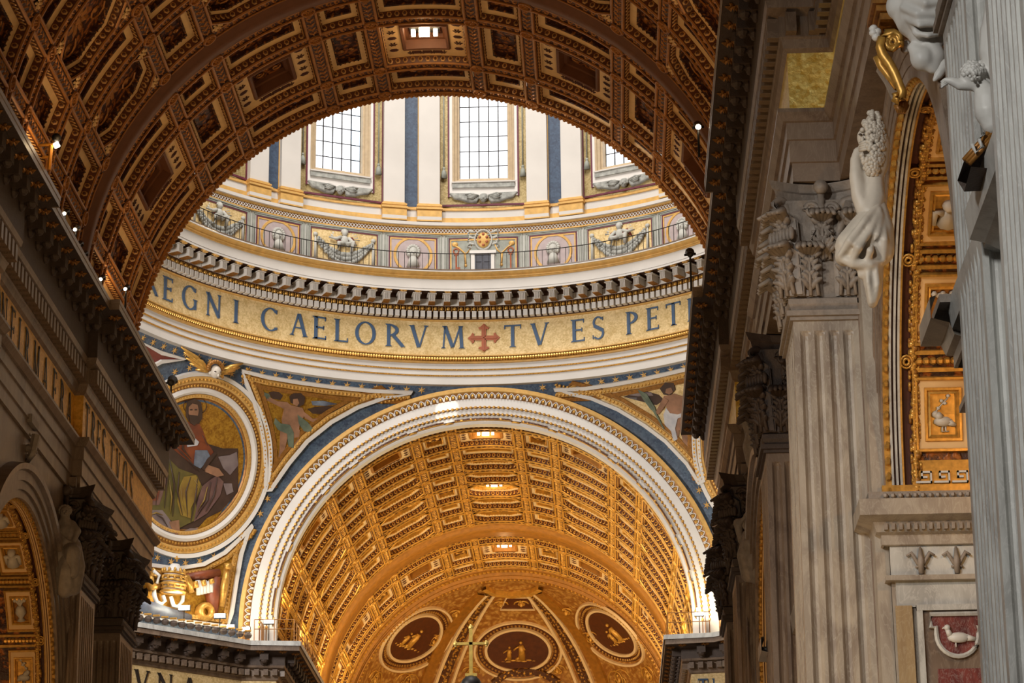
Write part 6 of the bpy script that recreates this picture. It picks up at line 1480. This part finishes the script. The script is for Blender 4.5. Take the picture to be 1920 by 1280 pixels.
def Wc(px, py, dy=0.): return onY(px, py, Yc_ + dy)
cw = thing('child_statue', 'white marble curly haired child reaching out between the two pale pilasters', 'statue')
blob('body', [([Wc(1824, 140)], (.22, .24, .2)), ([Wc(1798, 158), Wc(1785, 152), Wc(1772, 150)], [.09, .08, .05]), ([Wc(1845, 165), Wc(1830, 158), Wc(1800, 160)], [.14, .12, .09]), ([Wc(1852, 185), Wc(1856, 210), Wc(1862, 232)], [.24, .26, .2]), ([Wc(1845, 176), Wc(1838, 200), Wc(1848, 222)], [.12, .11, .08]),
              ([Wc(1870, 60), Wc(1862, 100), Wc(1866, 130)], [.3, .24, .2]), ([Wc(1876, 0), Wc(1868, 60)], [.25, .26]), ([Wc(1868, 195), Wc(1885, 205)], [.14, .12])], 'statue_w', cw, .035)
mb = MB()
for i in range(90): t = random.uniform(0, 2 * PI); u = math.sqrt(random.random()); mb.ball(Wc(1826 + 23 * math.cos(t) * u, 134 + 19 * math.sin(t) * u, -.26 * math.sqrt(max(0, 1 - u * u)) + .03), .05, .05, .05, None, 6, 4) if not (1810 < 1826 + 23 * math.cos(t) * u < 1832 and 138 < 134 + 19 * math.sin(t) * u < 152) else None
mb.build('curly_hair', M['statue_w'], cw, True)
mb = MB(); 
for x, y, r in ((1819, 143, .03), (1828, 144, .03), (1823, 149, .035)): mb.ball(Wc(x, y, -.27), r)
for i in range(4): mb.tube([Wc(1776, 148 + i * 3), Wc(1769, 150 + i * 3.5), Wc(1765, 154 + i * 3.5)], .022, 4)
mb.build('face_and_fingers', M['statue_w'], cw, True)
pk = thing('book_slab', 'tilted gilt edged slab held below the white child, with white cord', 'slab')
mb = MB(); a, b = Wc(1878, 222), Wc(1808, 300); c = Wc(1880, 320, .3); e = Wc(1815, 330, .3)
d = (b - a).normalized(); up = d.cross(Vector((0, 1, 0))).normalized()
for k in range(3): mb.tube([a + up * .05 * k, b + up * .05 * k], .05, 6)
mb.build('gilt_edge', M['gilt_dk'], pk, True)
mb = MB(); mb.ring([[a, b], [a + Vector((0, .9, .0)), b + Vector((0, .9, 0))], [a + Vector((0, .9, -.9)), b + Vector((.1, .9, -.2))], [a + Vector((0, 0, -.9)), b + Vector((.1, 0, -.12))]], False); mb.build('slab', M['carved_shaded'], pk)
mb = MB(); mb.tube([Wc(1845, 250, -.1), Wc(1835, 262, -.14), Wc(1842, 275, -.14), Wc(1830, 285, -.1), Wc(1822, 270, -.12)], .035, 5); mb.build('cord', M['statue_w'], pk, True)
# robed figures beside the left arch and between the far right capitals
def robed(root, pick, cx, cy, s, mat, sit=1):
    """seated robed figure, cx cy = picture point of the chest; s = picture pixels per metre"""
    p = lambda x, y, d=0.: pick(cx + x * s, cy - y * s, d)
    blob('body', [([p(0, .9)], (.2, .22, .26)), ([p(0, .6), p(0, 0), p(.05, -.6)], [.2, .36, .4]), ([p(-.3, .4), p(-.55, .0, -.3), p(-.35, -.4, -.4)], [.16, .14, .1]), ([p(.3, .4), p(.55, .1, -.2), p(.4, -.3, -.3)], [.16, .14, .1]),
                  ([p(.0, -.6), p(.3, -.8, -.5), p(.35, -1.7, -.4)], [.36, .34, .2]), ([p(0, -.6), p(-.3, -.9, -.4), p(-.25, -1.8, -.3)], [.36, .32, .2]), ([p(.3, .2, -.2), p(0, -.5, -.5), p(-.3, -1.4, -.4)], .08)], mat, root, .06)
    blob('robe', [([p(-.35, -.5, -.1), p(-.45, -1.4, -.1), p(-.4, -2.3)], [.3, .4, .3]), ([p(.35, -.5, -.1), p(.4, -1.4, -.1), p(.35, -2.3)], [.3, .4, .3]), ([p(0, -.6, -.3), p(.05, -1.5, -.35), p(0, -2.4, -.1)], [.3, .36, .3]), ([p(-.5, .2, -.2), p(0, -.3, -.5), p(.5, -.6, -.3)], .1), ([p(-.5, -.3, -.3), p(0, -.8, -.6), p(.5, -1.3, -.4)], .09), ([p(-.3, -.8, -.4), p(-.4, -1.6, -.5), p(-.35, -2.3, -.2)], .08), ([p(.2, -.9, -.5), p(.2, -1.6, -.6), p(.25, -2.3, -.3)], .08), ([p(-.45, .5), p(-.9, .1, .2), p(-.8, -.8, .2)], [.15, .2, .08])], mat, root, .07)
    mb = MB(); [mb.ball(p(.2 * math.sin(t), .98 + .16 * math.cos(t), .02), .1, .12, .1, None, 6, 4) for t in [-2 + q * .5 for q in range(9)]]; [mb.ball(p(x, y, -.24), .04) for x, y in ((-.07, .93), (.07, .93), (0, .84))]; mb.build('hair_and_face', M[mat], root, True)
l1 = thing('spandrel_statue', 'brown marble seated figure between the left arch and its dark capital', 'statue')
robed(l1, lambda x, y, d=0.: onY(x, y, 89.6 + d), 122, 1000, 44, 'statue_br' if 'statue_br' in M else 'carved')
r1 = thing('spandrel_statue', 'brown marble seated figure just right of the farthest right capital', 'statue')
robed(r1, lambda x, y, d=0.: onY(x, y, 89.6 + d), 1420, 985, 40, 'carved')
r2 = thing('spandrel_statue', 'brown marble standing figure under the gold frieze end on the right', 'statue')
robed(r2, lambda x, y, d=0.: onY(x, y, 88.0 + d), 1428, 790, 34, 'carved')
lk = thing('scroll_keystone', 'brown carved scroll keystone above the left aisle arch', 'keystone')
for k, (x, y, r) in enumerate(((30, 818, 22), (52, 850, 12))):
    mb = MB(); mb.tube([onY(x + r * (1 - a / 16) * math.cos(a), y - r * (1 - a / 16) * math.sin(a), 84.4) for a in [q * .5 for q in range(25)]], [.14 - .004 * q for q in range(25)], 6); mb.build('scroll', M['carved'], lk, True)
mb = MB(); a = onY(8, 800, 84.4); b = onY(66, 790, 84.4); mb.box(a.x, b.x, 83.9, 85, a.z, a.z + .3); mb.tube([onY(68, 815, 84.4), onY(60, 850, 84.4), onY(30, 900, 84.4)], [.16, .14, .1], 6); mb.build('cap_block', M['carved'], lk)
# ------------------------------------------------------------------ small floodlights on the nave cornices
def spot_fit(px, py, z, label, k=1., glowm='lampglow', lit=True, dx=-1):
    q = onZ(px, py, z); r = thing('cornice_spotlight', label, 'spotlight', q, group=None)
    mb = MB(); mb.tube([(0, 0, 31.6 - q.z), (0, 0, 0)], .04, 5); mb.tube([(-.26 * k, 0, 0), (.26 * k, .1, .08)], .05, 5); mb.build('stand', M['iron'], r)
    mb = MB(); mb.tube([(0, -.1, 0), (0, .3, .22)], [.16 * k, .22 * k], 10); mb.build('can', M['iron'], r)
    mb = MB(); mb.ball((0, -.14, -.02), .13 * k, .05, .13 * k, None, 10, 5); mb.build('lens', M[glowm] if lit else M['iron'], r, True)
for i, (x, y, z, lb) in enumerate(((122, 402, 32.2, 'uppermost of the small lit spotlights on the left cornice'), (142, 432, 32.3, 'second lit spotlight down the left cornice'), (148, 462, 32.2, 'third lit spotlight down the left cornice'), (157, 480, 32.2, 'fourth lit spotlight down the left cornice'), (190, 525, 32.0, 'fifth lit spotlight, alone on the left cornice'), (236, 543, 32.6, 'lit spotlight on a bracket where the left cornice steps out'))):
    spot_fit(x, y, z, lb, .5)
spot_fit(321, 718, 32.3, 'unlit dark floodlight on the left cornice beside the round moulding', 1.0, lit=False)
spot_fit(1309, 240, 32.6, 'small lit spotlight on the right cornice near the top', .7, lit=True)
spot_fit(1294, 478, 33.0, 'dark floodlight on the right cornice in front of the brackets', .8, lit=False)
fr = thing('lamp_scaffold', 'orange lit metal frame carrying a floodlight on the left cornice', 'lamp frame'); mb = MB()
Fp = lambda x, y: onZ(x, y, 31.58 + (320 - y) / 60)
mb.tube([Fp(92, 318), Fp(96, 272)], .07, 6); mb.tube([Fp(72, 272), Fp(104, 271)], .05, 6); mb.tube([Fp(80, 295), Fp(94, 294)], .05, 6); mb.build('frame', plain('orange_paint', (.9, .35, .03), .4), fr)
mb = MB(); mb.tube([Fp(104, 268), Fp(108, 276)], .1, 8); mb.build('lamp_tube', M['lampglow'], fr); mb = MB(); mb.ball(Fp(106, 258), .16, .2, .14); mb.build('hood', M['iron'], fr, True)
lamp('scaffold_light', 'POINT', Fp(96, 282) + Vector((.5, -.3, 0)), Fp(92, 300), 12, WARM, .2)
fl = thing('floor', 'plain marble nave floor below the view', 'floor', kind='structure'); mb = MB(); mb.quad((-30, -5, -1.7), (30, -5, -1.7), (30, 210, -1.7), (-30, 210, -1.7)); mb.build('paving', M['marble_warm'], fl)
